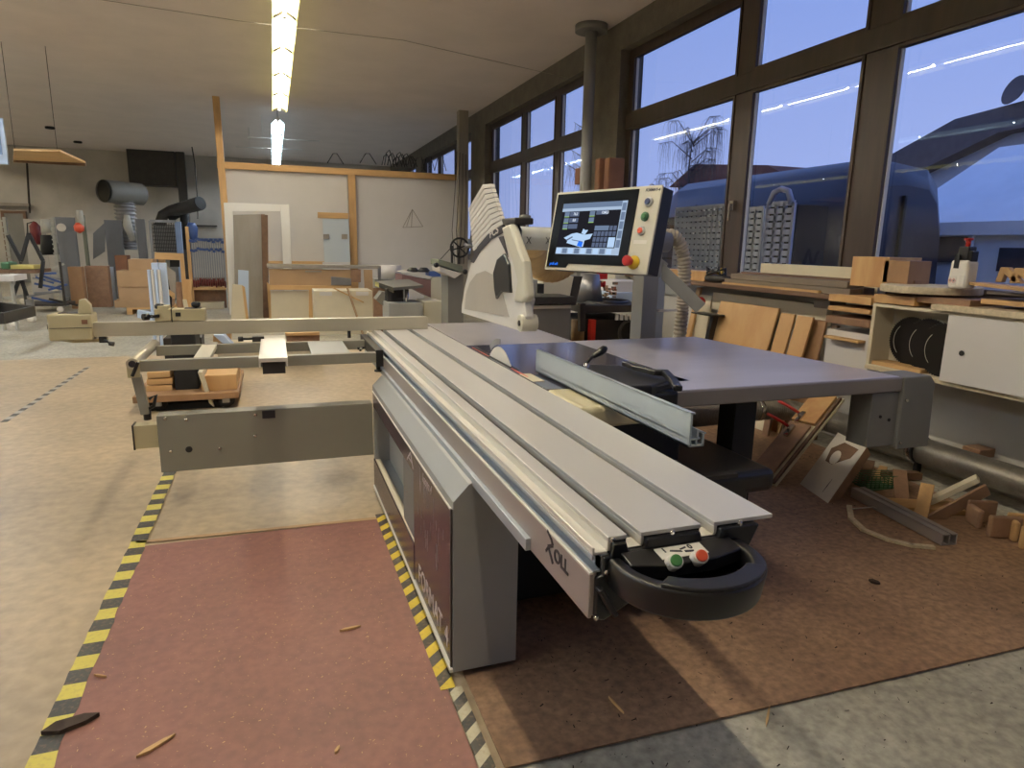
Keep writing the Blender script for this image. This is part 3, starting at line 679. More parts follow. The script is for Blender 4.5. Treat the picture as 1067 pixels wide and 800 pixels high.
m = MB(); m.bar(pp(.55,.5,-.11),pp(.55,.5,-.11)+V((.1,.35,0)),.08,.1); m.bar(pp(.5,.3,-.09),V((2.05,dy,a.z-.05)),.05,.05); m.build('panel_arm','dark_steel',cp)
m = MB(); q = pp(.865,1.005,-.05); m.tube([q+V((.018*math.cos(i*PI/6),0,.02*math.sin(i*PI/6)+.0)) for i in range(7)],.003,6); m.build('lifting_eye','chrome',cp)

# crosscut outrigger
og = B(-.645,.515,3.92,4.02,.232,.555).build('swing_arm','outrigger_grey',saw,.004)
B(-.765,-.64,3.95,4.03,.37,.50).build('arm_end','beige_paint',og,.003); B(-.772,-.764,3.945,4.035,.366,.504).build('arm_end_cap','dark_steel',og)
m = MB()
for px,py in ((172,436),(194,437),(178,470),(229,467),(266,432),(266,454)):
    c = at(px,py,y=3.92); m.lathe([(.010,0),(.010,.004),(.005,.008)],c,(0,-1,0),12)
m.build('arm_bolts','chrome',og)
c = at(197,468,y=3.92); MB().lathe([(.018,0),(.018,.003),(.012,.004)],c,(0,-1,0),16).build('arm_plug','black_matt',og)
q0 = at(273,428,y=3.92); q1 = at(287,435,y=3.92); B(q0.x,q1.x,3.914,3.92,q1.z,q0.z).build('arm_label','decal_dark',og)
fr = MB(); fr.box(-.72,.545,3.93,3.975,.80,.86); fr.box(-.70,.545,4.46,4.50,.80,.86); frm = fr.build('crosscut_frame','outrigger_grey',saw,.003)
B(-.445,-.36,3.975,4.46,.835,.862).build('cross_member','machine_cream',frm,.003)
m = MB(); m.box(-.102,.044,3.70,4.62,.866,.888); m.box(-.102,-.094,3.70,4.62,.84,.866); m.box(.036,.044,3.70,4.62,.84,.866); m.build('guide_profile','alu_bright',frm,.002)
B(-.085,.03,3.715,3.86,.80,.862).build('guide_block','dark_steel',frm)
B(.18,.40,3.975,4.46,.846,.860).build('frame_plate','machine_grey',frm,.002)
m = MB(); m.cyl((-.73,3.90,.85),(-.73,4.62,.85),.030,seg=20); rl = m.build('roller','beam_alu',frm)
MB().cyl((-.73,3.895,.85),(-.73,3.905,.85),.018,seg=16).build('roller_bearing','decal_dark',rl)
B(-.76,-.70,3.905,3.93,.775,.865).build('frame_end_plate','beige_paint',frm,.003)
m = MB(); m.bar((-.70,3.895,.86),(-.735,3.895,.785),.016,.02,up=(0,1,0)); m.build('frame_lever','black_plastic',frm,.003)
m = MB(); m.bar(at(142,391,y=4.0),at(152,431,y=4.0),.045,.045,up=(0,1,0)); lg=m.build('support_strut','outrigger_grey',frm,.003)
MB().cyl((-.70,4.0,.52),(-.70,4.0,.575),.02,seg=12).build('strut_foot','black_plastic',lg)
MB().tube([(-.70,4.0,.575),(-.66,3.98,.60),(-.645,3.98,.66),(-.68,3.98,.64)],.01,8).build('strut_hook','black_plastic',lg)
B(.548,.592,3.96,4.72,.795,.866).build('frame_bracket','dark_steel',frm,.003)
B(.548,.592,3.955,3.96,.77,.87).build('bracket_end','black_plastic',frm); MB().cyl((.565,3.99,.74),(.565,3.99,.79),.013,seg=10).cyl((.565,3.99,.735),(.565,3.99,.745),.024,seg=12).build('bracket_foot','black_plastic',frm)
m = MB(); m.bar((.46,4.1,.862),(.50,4.08,.87),.02,.015); m.bar((.48,4.09,.865),(.465,4.03,.862),.012); m.build('locking_lever','black_plastic',frm)
# crosscut fence
cf = MB(); zf=.902
def fencebox(x0,x1,y0,y1,z0,z1): return B(x0,x1,y0,y1,z0,z1)
cfm = fencebox(-1.06,1.015,4.645,4.70,zf,.988).build('crosscut_fence','beam_alu',saw,.002)
fencebox(-1.06,.99,4.70,4.74,.94,.985).build('fence_rear_slot','alu_bright',cfm)
hd = fencebox(-1.29,-1.06,4.62,4.78,.885,1.045).build('fence_head','beige_paint',cfm,.010)
B(-1.24,-1.12,4.66,4.74,1.045,1.048).build('head_window','decal_dark',hd)
m = MB(); m.prism([(-1.13,4.63,1.045),(-1.055,4.63,1.045),(-1.06,4.63,1.10),(-1.085,4.63,1.135),(-1.115,4.63,1.13)],(0,.05,0)); m.build('stop_flap','beige_paint',hd,.006)
B(-1.11,-1.08,4.615,4.622,.985,1.01).build('head_notch','brown_box',hd); B(-1.296,-1.29,4.64,4.68,.955,.985).build('head_button','black_plastic',hd); B(-1.28,-1.06,4.617,4.622,.960,.963).build('head_seam','decal_dark',hd)
m = MB(); m.prism([(-1.26,4.66,.886),(-.98,4.66,.886),(-1.04,4.66,.868),(-1.18,4.66,.866)],(0,.06,0)); m.build('head_foot','beige_paint',hd)
m = MB(); q = at(106,349,y=4.64); m.box(q.x-.02,q.x+.02,4.65,4.69,q.z-.05,q.z+.02); m.tube([q+V((.01,0,-.03)),q+V((.045,-.02,-.05))],.007,8); m.cyl(q+V((.04,-.02,-.05)),q+V((.065,-.025,-.055)),.014,seg=12); m.build('clamp_screw','black_plastic',cfm)
sb = fencebox(-.72,-.43,4.64,4.75,.99,1.065).build('flip_stop','beige_paint',cfm,.004)
B(-.70,-.64,4.64,4.75,1.065,1.085).build('stop_block','beige_paint',sb); B(-.625,-.62,4.635,4.76,.985,1.07).build('stop_seam','black_plastic',sb); B(-.60,-.57,4.634,4.642,1.02,1.045).build('stop_knob_small','black_plastic',sb)
B(-.55,-.455,4.66,4.73,1.065,1.068).build('stop_window','decal_dark',sb)
for px,py in ((166,319),(204,317)):
    q = at(px,py,y=4.69); MB().cyl((q.x,q.y,1.065),(q.x,q.y,q.z),.009,seg=10).lathe([(.012,0),(.026,.008),(.028,.026),(.018,.036)],(q.x,q.y,q.z-.02),(0,0,1),16).build('stop_knob','black_plastic',sb)
q = at(155,330,y=4.6); MB().cyl(q+V((.05,.04,0)),q,.01,seg=10).cyl(q,q+V((-.03,-.02,0)),.02,seg=14).build('side_knob','black_plastic',sb)
q = at(364,347,y=4.66); MB().cyl((q.x,4.67,.85),(q.x,4.67,.90),.012,seg=10).build('fence_stud','black_plastic',cfm)
q = at(263,351,y=4.5); m=MB(); m.cyl((q.x-.06,4.5,.885),(q.x+.02,4.5,.885),.008,seg=8); m.box(q.x,q.x+.07,4.46,4.52,.87,.90); m.cyl((q.x-.085,4.5,.885),(q.x-.055,4.5,.885),.016,seg=12); m.build('clamp_bolt','black_plastic',frm)

# ------------------------------------------------------------------ overhead pipe, wires
t = thing('ceiling_pipe','grey vertical steel pipe with a round flange at the ceiling','pipe',(4.02,8.45,0))
MB().cyl((4.02,8.45,0.2),(4.02,8.45,4.25),.075,seg=24).build('pipe','machine_grey',t)
MB().cyl((4.02,8.45,4.21),(4.02,8.45,4.29),.21,seg=32).build('flange','machine_mid',t)
m = MB(); m.tube([at(55,-8,z=3.9),at(250,22,z=3.9),at(420,42,z=3.92),V((4.3,9.9,4.0))],.0035,5); tag(m.build('wire','grey_wood'),'thin wire stretched across below the ceiling','wire')
for i,(a,b) in enumerate((((258,143),(333,147)),((246,153),(315,156)))):
    m = MB(); m.tube([at(*a,y=17+i*2),at(*b,y=17+i*2)],.008,5); m.tube([at(*a,y=17+i*2)*.8+at(*b,y=17+i*2)*.2,V(((at(*a,y=17+i*2)*.8+at(*b,y=17+i*2)*.2).x,17+i*2,CH))],.004,4); tag(m.build('crossbar','white_metal'),('upper' if i==0 else 'lower')+' thin pale rod crossing below the far ceiling lamps','rod')
t = MB(); c=at(632,181,y=8.6); 
for px,dx in ((630,0),(640,.02)):
    c = at(px,182,x=4.17); o = MB().box(4.05,4.28,c.y-.07,c.y+.06,c.z-.2,c.z+.2).build('hanging_wood_block','brown_box',None,.02); tag(o,('reddish wooden block hung on the pier beside the pipe' if dx==0 else 'darker wooden block just right of the block by the pipe'),'wood block')
q = at(606,183,x=4.17); o = B(4.1,4.2,q.y-.08,q.y+.08,q.z-.12,q.z+.1).build('hanging_wood_block','brown_box',None,.01); tag(o,'small brown block left of the vertical pipe against the window','wood block')

# ------------------------------------------------------------------ outside
gr = struct(B(4.62,80,-20,80,-.15,-.05).build('ground','asphalt'))
van = thing('van','dark blue high roofed van parked outside the windows','van',(8.6,9.5,-.05))
pf = [(7.55,-.0),(7.55,.4),(7.5,1.2),(7.55,2.0),(7.75,2.62),(8.0,2.78),(8.6,2.84),(9.2,2.78),(9.45,2.55),(9.65,1.9),(9.7,1.1),(9.65,.25)]
vb = MB(); ys = [(7.45,.80,.85),(7.6,.96,.97),(7.9,1,1),(12.0,1,1),(12.6,.98,.86),(13.3,.95,.55),(13.9,.9,.42)]
rings = []
for y,sx,sz in ys: rings.append([vb.b.verts.new((8.6+(x-8.6)*sx,y,.25+(max(z,.25)-.25)*sz)) for x,z in pf])
for A,Bq in zip(rings,rings[1:]):
    for k in range(len(pf)):
        f = vb.b.faces.new((A[k],A[(k+1)%len(pf)],Bq[(k+1)%len(pf)],Bq[k])); f.smooth=True
vb.b.faces.new(rings[0][::-1]); vb.b.faces.new(rings[-1]); vb.build('body','van_paint',van)
m = MB(); m.box(7.485,7.50,9.4,9.42,.5,2.3); m.box(7.485,7.50,10.9,10.92,.5,2.3); m.box(7.48,7.5,7.9,12.0,1.28,1.32); m.build('door_seams','black_matt',van)
B(7.49,7.52,11.2,12.3,1.5,2.1).build('side_window','van_glass',van,.01)
m = MB(); m.box(7.6,9.4,7.42,7.5,1.0,1.04); m.box(8.58,8.62,7.40,7.5,.5,2.3); m.build('rear_door_seams','black_matt',van)
for y in (8.4,12.9):
    for x in (7.55,9.4): look(MB().lathe([(.2,0),(.33,.02),(.34,.1),(.33,.18),(.2,.2)],(x,y,.29),(1,0,0),22).build('wheel','rubber',van),'black wheel')
# stacked grey perforated crates just outside
def crate(y0,y1,z0,z1,x,mt,lab,hand=False):
    t = thing('perforated_panel',lab,'perforated panel',(x,(y0+y1)/2,-.05))
    bd = MB(); nz = max(3,int((z1-z0)/.075)); ny = max(3,int((y1-y0)/.11)); 
    for k in range(nz+1): z = z0+(z1-z0)*k/nz; bd.box(x,x+.03,y0,y1,z-.028,z+.028)
    for k in range(ny+1): y = y0+(y1-y0)*k/ny; bd.box(x,x+.03,y-.018,y+.018,z0,z1)
    bd.build('panel',mt,t)
    bx = B(x+.06,x+.5,y0,y1,-.05,z1-.02).build('load','black_matt',t)
    B(x,x+.05,y0+.05,y0+.1,-.05,z0).build('leg',mt,t); B(x,x+.05,y1-.1,y1-.05,-.05,z0).build('leg',mt,t)
    if hand:
        m = MB(); m.tube([(x,y0+.03,z1),(x,y0+.1,z1+.13),(x,(y0+y1)/2,z1+.16),(x,y1-.1,z1+.13),(x,y1-.03,z1)],.035,8); m.build('handle',mt,t)
    return t
a = at(700,268,x=5.6); b = at(760,210,x=5.6)
crate(at(757,240,x=5.6).y, at(703,240,x=5.6).y, .6, at(720,217,x=5.6).z, 5.6,'crate_grey','grey perforated panel outside, seen left of the window handle')
crate(at(793,240,x=5.6).y, at(771,240,x=5.6).y, .6, at(780,218,x=5.6).z, 5.6,'crate_grey','grey perforated panel outside, just right of the window post')
crate(at(824,240,x=5.45).y, at(797,240,x=5.45).y, .6, at(800,213,x=5.45).z, 5.45,'crate_blue','bluish perforated panel with rounded carrying handle outside',True)
# tent
tn = thing('party_tent','white canvas tent with dark window flaps outside at right','tent',(11,6,-.05))
tz = at(990,190,x=10.2).z
ty1 = at(926,235,x=10.2).y; ez = at(1000,233,x=10.2).z
B(10.2,14.2,ty1-7,ty1,-.05,ez).build('walls','tent',tn)
m = MB(); m.prism([(10.1,ty1+.05,ez),(14.3,ty1+.05,ez),(12.2,ty1-.3,tz+.75)],(0,-7.2,0)); m.build('roof','tent',tn)
m = MB(); m.box(10.09,10.12,ty1-7,ty1+.06,ez-.18,ez+.02); m.build('valance','tent',tn)
for (pa,pb) in (((952,247),(1004,274)),((1042,258),(1075,284))):
    q0 = at(*pa,x=10.18); q1 = at(*pb,x=10.18); B(10.17,10.195,q1.y,q0.y,q1.z,q0.z).build('window_flap','tent_flap',tn)
m = MB()
for k in range(5): m.cyl((10.14,ty1-k*1.6,-.05),(10.14,ty1-k*1.6,ez),.03,seg=8)
m.build('poles','white_metal',tn)
# houses
def house(x0,x1,y0,y1,ze,zr,roof,wl,lab,nm='house',ridge='y'):
    t = thing(nm,lab,'house',((x0+x1)/2,(y0+y1)/2,-.05)); B(x0,x1,y0,y1,-.05,ze).build('walls',wl,t)
    m = MB(); o_=.5
    if ridge == 'y': m.prism([(x0-o_,y0-o_,ze-.2),(x1+o_,y0-o_,ze-.2),((x0+x1)/2,y0-o_,zr)],(0,y1-y0+2*o_,0))
    else: m.prism([(x0-o_,y0-o_,ze-.2),(x0-o_,y1+o_,ze-.2),(x0-o_,(y0+y1)/2,zr)],(x1-x0+2*o_,0,0))
    m.build('roof',roof,t); return t
hs = thing('house','white rendered house with dark tiled gable roof beyond the tent','house',(24,12,-.05))
xg = 20
prof = [at(893,196,x=xg),at(930,160,x=xg),at(995,124,x=xg),at(1070,104,x=xg),at(1120,100,x=xg)]
low = [at(1120,122,x=xg),at(1040,138,x=xg),at(925,194,x=xg)]
ybase = at(935,195,x=xg).y
m = MB(); wq = [at(932,192,x=xg+.6),at(1040,136,x=xg+.6),at(1118,118,x=xg+.6)]; wp = wq+[V((xg+.6,wq[2].y,-.05)),V((xg+.6,wq[0].y,-.05))]
m.prism(wp,(9,0,0)); m.build('walls','render_wall',hs)
m = MB(); m.prism(prof+low,(10,0,0)); m.build('roof','tiles',hs)
q0 = at(1037,160,x=xg+.55); q1 = at(1075,185,x=xg+.55); B(xg+.5,xg+.6,q1.y,q0.y,q1.z,q0.z).build('window','van_glass',hs)
q = at(1058,100,x=xg-.1); MB().lathe([(.02,0),(.28,.05),(.40,.16)],q+V((.1,0,.12)),(-1,.3,.3),20).build('satellite_dish','tiles',hs)
q0 = at(690,196,x=26); 
t = thing('house','low house with reddish tiled roof seen behind the van','house',(28,36,-.05))
a = at(697,195,x=26); b = at(724,171,x=26); c = at(800,172,x=26); d = at(822,184,x=26)
m = MB(); m.prism([a,b,c,d],(7,0,0)); m.build('roof','red_tiles',t); B(26.4,33,d.y+.5,a.y-.5,-.05,a.z+.1).build('walls','render_wall',t)
# bare birch tree
tr = thing('birch_tree','leafless tree with fine hanging twigs outside the left window','tree',(16,26,-.05))
tb = at(715,250,x=16); tb = V((16,tb.y,-.05)); top = at(716,135,x=16).z
rnd = random.Random(5)
m = MB(); m.tube([tb,tb+V((.1,0,top*.4)),tb+V((-.05,.1,top*.75)),tb+V((0,.05,top*.98))],[.10,.08,.04,.01],8)
brs = []
for i in range(26):
    z0 = top*rnd.uniform(.4,.93); a_ = rnd.uniform(0,2*PI); ln = rnd.uniform(.8,1.9); p0 = tb+V((0,0,z0)); p1 = p0+V((math.cos(a_)*ln*.6,math.sin(a_)*ln*.6,ln*.5)); p2 = p0+V((math.cos(a_)*ln,math.sin(a_)*ln,ln*.45))
    m.tube([p0,p1,p2],[.022,.012,.005],5); brs += [(p0,p1),(p1,p2)]
m.build('trunk','twig',tr)
m = MB()
for i in range(1100):
    a_,b_ = rnd.choice(brs); p0 = a_.lerp(b_,rnd.random()); l = rnd.uniform(.5,1.6); s_ = V((rnd.uniform(-.35,.35),rnd.uniform(-.35,.35),0))
    m.tube([p0,p0+s_*.7+V((0,0,-.1*l)),p0+s_+V((0,0,-l))],[.006,.004,.002],3)
m.build('twigs','twig',tr)
for i,(px,x) in enumerate(((612,18),)):
    t = thing('birch_tree','leafless tree seen through the second window by the pipe','tree',(18,40,-.05)); q = at(px,200,x=x); tb2 = V((x,q.y,-.05)); tp = at(px,118,x=x).z; m = MB(); m.tube([tb2,tb2+V((0,0,tp*.9))],[.2,.05],8); bb=[]
    for k in range(24):
        z0 = tp*rnd.uniform(.3,.9); a_ = rnd.uniform(0,2*PI); ln = rnd.uniform(1,2.2); p0 = tb2+V((0,0,z0)); p1 = p0+V((math.cos(a_)*ln,math.sin(a_)*ln,ln*.6)); m.tube([p0,p1],[.04,.01],5); bb.append((p0,p1))
    m.build('trunk','twig',t); m = MB()
    for k in range(420):
        a_,b_ = rnd.choice(bb); p0 = a_.lerp(b_,rnd.random()); l = rnd.uniform(.6,1.8); s_ = V((rnd.uniform(-.4,.4),rnd.uniform(-.4,.4),0)); m.tube([p0,p0+s_+V((0,0,-l))],[.01,.004],3)
    m.build('twigs','twig',t)
hd_ = thing('hedge','dark hedge outside below the second window row','hedge',(9,18,-.05)); m = MB()
for k in range(420):
    p0 = V((rnd.uniform(10.6,12),rnd.uniform(17,40),rnd.uniform(0,1.7))); m.fbox(p0,V((rnd.uniform(-.4,.4),rnd.uniform(-.4,.4),rnd.uniform(-.2,.3))),V((.1,rnd.uniform(-.2,.2),.3)),V((.06,.05,.0)))
m.build('foliage','green_grey',hd_)

# ------------------------------------------------------------------ right wall clutter
def solid(name, mb, m, lab, cat, grp=None, bevel=0): return tag(mb.build(name,m,None,bevel), lab, cat, grp)
def leaning(pts, x, thick, lean=0.0):
    """board whose outline is given on plane x, the top leaning towards the wall by lean"""
    q = [at(px,py,x=x) for px,py in pts]; return q
# boards leaning below the sill
def board(name, y0, y1, z0, z1, xb, xt, th, m, lab, cat='board', bevel=0):
    o = V((xb,y0,z0)); return solid(name, MB().fbox(o,(0,y1-y0,0),(xt-xb,0,z1-z0),(th,0,.0)), m, lab, cat, None, bevel)
ya = at(800,340,x=4.05).y; yb = at(741,330,x=4.05).y; zt_ = at(800,325,x=4.15).z
board('plywood_sheet', ya, yb, 0.012, 1.0, 3.92, 4.15, .018,'ply','wide light plywood sheet leaning under the windowsill, leftmost of the sheets')
board('plywood_strip', at(817,340,x=4.02).y, at(803,340,x=4.02).y, 0.012, .97, 3.90, 4.12, .018,'ply','narrow plywood strip leaning between the wide sheet and its right neighbour')
board('plywood_sheet', at(836,340,x=4.0).y, at(820,340,x=4.0).y, 0.012, .97, 3.88, 4.10, .018,'ply','short plywood sheet leaning at the right end of the light sheets')
board('plywood_offcut', at(852,350,x=4.08).y, at(834,350,x=4.08).y, 0.012, .95, 4.0, 4.15, .02,'ply_dark','darker brown plywood offcut behind the right end of the light sheets')
board('wood_post', at(864,350,x=4.05).y, at(858,350,x=4.05).y, 0.012, .93, 4.02, 4.12, .03,'dark_wood','dark brown upright plank beside the darker plywood offcut')
board('white_sheet', at(734,320,x=4.12).y, at(719,320,x=4.12).y, 0.012, 1.03, 4.1, 4.2, .02,'cream_board','cream panel leaning on the wall left of the plywood, behind black stand')
board('timber_strip', at(716,320,x=4.05).y, at(712,320,x=4.05).y, 0.012, 1.1, 4.0, 4.2, .025,'pine','narrow pale timber strip leaning just right of the corrugated hose')
t = B(4.2,4.26,at(862,320,x=4.2).y,at(742,320,x=4.2).y,.90,1.07).build('wall_rail','cream_board'); tag(t,'long cream board fixed to the wall under the sill above the plywood','board')
q0=at(748,330,x=3.98); 
t = thing('black_stand','black tool stand leaning beside the plywood sheet','stand',(3.9,q0.y+.2,0)); y_=at(733,340,x=3.95).y
m = MB(); m.bar((3.9,y_,.012),(4.05,y_-.03,.86),.06,.05); m.build('post','black_plastic',t); B(3.95,4.1,y_-.12,y_+.22,.86,.875).build('top_plate','black_plastic',t)
q = at(733,314,x=4.1); m = MB(); m.lathe([(.03,0),(.045,.02),(.045,.1),(.025,.13)],(4.0,q.y+.03,q.z),(1,0,0),16); t=solid('red_knob',m,'red_plastic','round dark red knob of a tool hanging on the wall left of the plywood','knob')
# lower board seen under the extension table
q0 = at(765,438,x=3.6); q1 = at(818,472,x=3.6)
board('white_sheet', at(815,450,x=3.95).y, at(762,450,x=3.95).y, 0.012, .34, 3.80, 3.86, .02,'cream_board','low cream panel standing under the extension table behind the duct')
board('timber_strip', at(803,450,x=3.75).y, at(797,450,x=3.75).y, 0.012, .36, 3.72, 3.76, .02,'brown_wood','short brown strip in front of the low cream panel under the table')
# wall box / electrical part and wood stack right of plywood
q0=at(866,308,x=3.95); q1=at(905,352,x=3.95)
def xs(px0,py0,px1,py1,x,dep,name,m,lab,cat='board',bevel=.003):
    return solid(name, slabx(px0,py0,px1,py1,x,dep), m, lab, cat, None, bevel)
xs(849,309,864,322,4.1,.19,'junction_box','grey_wood','small grey box on the wall below the sill','box')
xs(864,306,907,318,3.93,.3,'timber_block','ply','topmost plywood block in the stack left of the saw blade cabinet')
xs(863,318,906,328,3.93,.3,'timber_block','pine_y','middle pale block in the stack left of the saw blade cabinet')
xs(861,328,905,342,3.93,.3,'timber_block','brown_wood','lowest brown block in the stack left of the saw blade cabinet')
t = thing('drawer_cabinet','white drawer front with a wooden bar handle left of the saw blade cabinet','drawer',(4.0,at(880,360,x=3.95).y,.5)); slabx(862,342,903,389,3.97,.33).build('drawer_front','white_board',t,.003)
slabx(858,349,894,358,3.90,.07).build('bar_handle','pine_y',t,.004)
slabx(836,330,842,388,4.02,.1)
# saw blade cabinet on the wall
X = 3.80
zb_ = at(1067,428,x=X).z; z_t = at(985,330,x=X).z
ylo = 1.6; yhi = at(907,340,x=X).y
zb_ = at(985,399,x=X).z; ztop = at(912,316,x=X).z
t = thing('blade_cabinet','cream wall cabinet with an open bay of saw blades and a white sliding door','cabinet',(4.0,2.6,zb_))
m = MB(); m.box(X,W,yhi-.025,yhi,zb_,ztop); m.box(X,W,ylo,yhi-.025,zb_,zb_+.02); m.box(X,W,ylo,yhi-.025,ztop-.02,ztop); m.box(X+.17,X+.185,ylo,yhi-.025,zb_+.02,ztop-.02); m.build('carcass','cream_board',t)
B(X-.006,X+.02,ylo,yhi,zb_-.012,zb_+.012).build('bottom_edge','chip_edge',t)
ydr = at(985,360,x=X-.02).y
m = B(X-.03,X-.008,ylo,ydr,zb_+.015,ztop-.02); dr = m.build('sliding_door','white_board',t,.002)
q = at(1002,368,x=X-.031); MB().cyl((X-.033,q.y,q.z),(X-.029,q.y,q.z),.016,seg=18).build('finger_hole','black_matt',dr)
B(X+.02,X+.16,yhi-.4,yhi-.03,zb_+.02,zb_+.045).build('shelf_strip','pine_y',t)
for i,(px,py,r,lb) in enumerate(((938,356,.175,'leftmost'),(964,358,.185,'middle'),(984,364,.185,'rightmost'))):
    dx=.04*i; c = at(px,py,x=X+.13-dx); r = r*.93; c.y = yhi-.045-r-.145*i; c.z = zb_+.035+r-.012*i; bt = MB(); pts=[]; n_=60
    for k in range(n_):
        a0=2*PI*k/n_; a1=a0+2*PI/n_*.6; pts += [(X+.13-dx,c.y+r*math.cos(a0),c.z+r*math.sin(a0)),(X+.13-dx,c.y+(r-.009)*math.cos(a1),c.z+(r-.009)*math.sin(a1))]
    th = thing('saw_blade','black circular saw blade in the wall cabinet, %s of three'%lb,'saw blade',(X+.13-dx,c.y,c.z-r),'stored saw blades')
    bt.prism(pts,(.004,0,0)).build('disc','saw_black',th)
    m = MB(); m.tube([(X+.129-dx,c.y+.125*math.cos(a),c.z+.125*math.sin(a)) for a in [-PI*.25+PI*.5*k/10 for k in range(11)]],.0018,4); m.build('printed_ring','label_white',th)
solid('counter_board', B(X-.04,W-.01,1.6,at(975,318,x=X).y,ztop,ztop+.035),'chip_edge','speckled cream board lying on top of the blade cabinet at right','board',None,.003)
zc = ztop+.035
# packing under the turntable board
solid('timber_block', slabx(911,306,952,319,3.80,.35),'orange_grain','light wooden block under the round board, left part','block',None,.003)
solid('timber_block', slabx(953,308,1010,320,3.82,.3),'brown_wood','reddish wooden block under the round board, right part','block',None,.003)
c0 = at(908,300,x=3.85); c1 = at(1030,303,x=3.85)
zc_r = at(967,307,x=3.8).z
yc = at(967,300,x=4.0).y; rr_ = .36
t = MB().cyl((4.02,yc,zc_r),(4.02,yc,zc_r+.045),rr_*.80,seg=48); rb = solid('round_board',t,'chip_edge','large round chipboard disc lying under the white bottle','round board',None,.004)
zr = zc_r+.045
# white spray bottle
bx_ = at(1001,297,x=3.90); yb_ = bx_.y
t = thing('glue_bottle','white canister with black grip and red cap standing on the round board','bottle',(3.90,yb_,zr))
m = MB(); m.box(3.86,3.96,yb_-.055,yb_+.06,zr,zr+.17); m.build('body','white_plastic',t,.02,3)
m = MB(); m.box(3.875,3.945,yb_-.035,yb_+.03,zr+.15,zr+.25); m.box(3.88,3.94,yb_-.055,yb_-.02,zr+.16,zr+.225); m.build('grip','black_plastic',t,.008); B(3.855,3.862,yb_-.0,yb_+.03,zr+.12,zr+.2).build('dip_window','black_plastic',t)
MB().cyl((3.91,yb_,zr+.25),(3.91,yb_,zr+.29),.014,seg=12).cyl((3.91,yb_,zr+.285),(3.91,yb_,zr+.298),.024,seg=16).build('cap','red_plastic',t)
lbp = B(3.8585,3.861,yb_+.003,yb_+.052,zr+.02,zr+.075).build('hazard_label','label_white',t)
m = MB()
for dz in (0,): 
    for cy_2 in (yb_+.040,yb_+.018):
        m.bar((3.858,cy_2-.012,zr+.047),(3.858,cy_2,zr+.060),.0006,.002); m.bar((3.858,cy_2,zr+.060),(3.858,cy_2+.012,zr+.047),.0006,.002); m.bar((3.858,cy_2+.012,zr+.047),(3.858,cy_2,zr+.034),.0006,.002); m.bar((3.858,cy_2,zr+.034),(3.858,cy_2-.012,zr+.047),.0006,.002)
m.build('hazard_diamonds','red_plastic',lbp)
m = MB(); m.box(3.8575,3.8585,yb_+.036,yb_+.044,zr+.043,zr+.052); m.box(3.8575,3.8585,yb_+.014,yb_+.022,zr+.043,zr+.052); m.build('hazard_symbols','decal_dark',lbp)
B(3.8585,3.861,yb_-.045,yb_-.015,zr+.02,zr+.08).build('side_label','label_white',t)
# small offcuts
q = at(947,288,x=4.08); t = MB(); zz = zr
t.box(4.06,4.12,q.y-.07,q.y+.07,zz,zz+.025).box(4.065,4.115,q.y-.05,q.y+.05,zz+.025,zz+.05).box(4.07,4.11,q.y-.03,q.y+.03,zz+.05,zz+.075); solid('wood_offcut',t,'brown_wood','small stepped brown offcut standing at the back of the round board','offcut')
solid('wood_box', slabx(889,267,923,300,4.0,.3),'orange_grain','orange grained plywood box end at the right end of the stored beams','box',None,.001)
solid('wood_box', slabx(922,271,945,296,4.0,.2),'ply_dark','reddish brown block right of the orange grained box','block',None,.003)
solid('wood_stack', slabx(1022,311,1075,321,3.86,.3),'pine_y','lower pale wooden piece with dark marks at the right edge on the counter','offcut',None,.004)
solid('wood_stack', slabx(1028,303,1080,310,3.9,.25),'grey_wood','upper greyish wooden piece on the pale piece at the right edge','offcut',None,.004)
m = MB(); m.bar(at(1015,295,x=3.95),at(1085,303,x=3.75),.10,.018); solid('thin_board',m,'pine_y','thin pale board lying across behind the wood at the right edge','board')
for i,(p0,p1,lb) in enumerate((((1049,291),(1056,283),'left'),((1064,292),(1072,284),'right'))):
    a = at(*p0,x=4.1); m = MB(); m.prism([(4.1,a.y+.07,a.z-.02),(4.1,a.y+.05,a.z+.07),(4.1,a.y+.0,a.z+.07),(4.1,a.y-.09,a.z-.02),(4.1,a.y-.04,a.z-.02),(4.1,a.y+.02,a.z+.03),(4.1,a.y+.03,a.z-.02)],(.04,0,0)); solid('wood_bracket',m,'pine','pale curved wooden bracket by the window at far right, %s one'%lb,'bracket',None,.006)
B(4.2,4.25,1.9,2.9,1.18,1.2)
# beams on the sill
def ybar(px0,px1,py0,py1,x,dx,name,m,lab,pyb=None):
    a = at(px0,py0,x=x); b = at(px1,py1,x=x); c = at(px0,pyb,x=x); 
    o = MB().fbox((x,b.y,min(a.z,b.z)),(0,a.y-b.y,0),(dx,0,0),(0,0,c.z-a.z if False else max(.02,abs(c.z-a.z)))); return solid(name,o,m,lab,'beam',None,.003)
zs = 1.178
def sb_(y0,y1,x0,x1,z0,z1,name,m,lab): return solid(name,B(x0,x1,y0,y1,z0,z1),m,lab,'beam',None,.003)
yR = at(888,285,x=4.0).y+.02
sb_(yR,at(763,280,x=4.1).y,4.02,4.14,zs,zs+.05,'timber_beam','beam_wood','grey brown beam at the front of the stack on the windowsill')
sb_(yR,at(765,280,x=4.2).y,4.15,4.26,zs,zs+.055,'timber_beam','beam_wood','grey brown beam at the middle bottom of the windowsill stack')
sb_(yR+.05,at(768,275,x=4.1).y,4.04,4.16,zs+.052,zs+.10,'timber_beam','beam_wood','grey beam lying on top of the front beam on the windowsill')
sb_(yR+.1,at(775,272,x=4.2).y,4.18,4.26,zs+.057,zs+.115,'timber_beam','dark_wood','dark beam at the upper back of the windowsill stack')
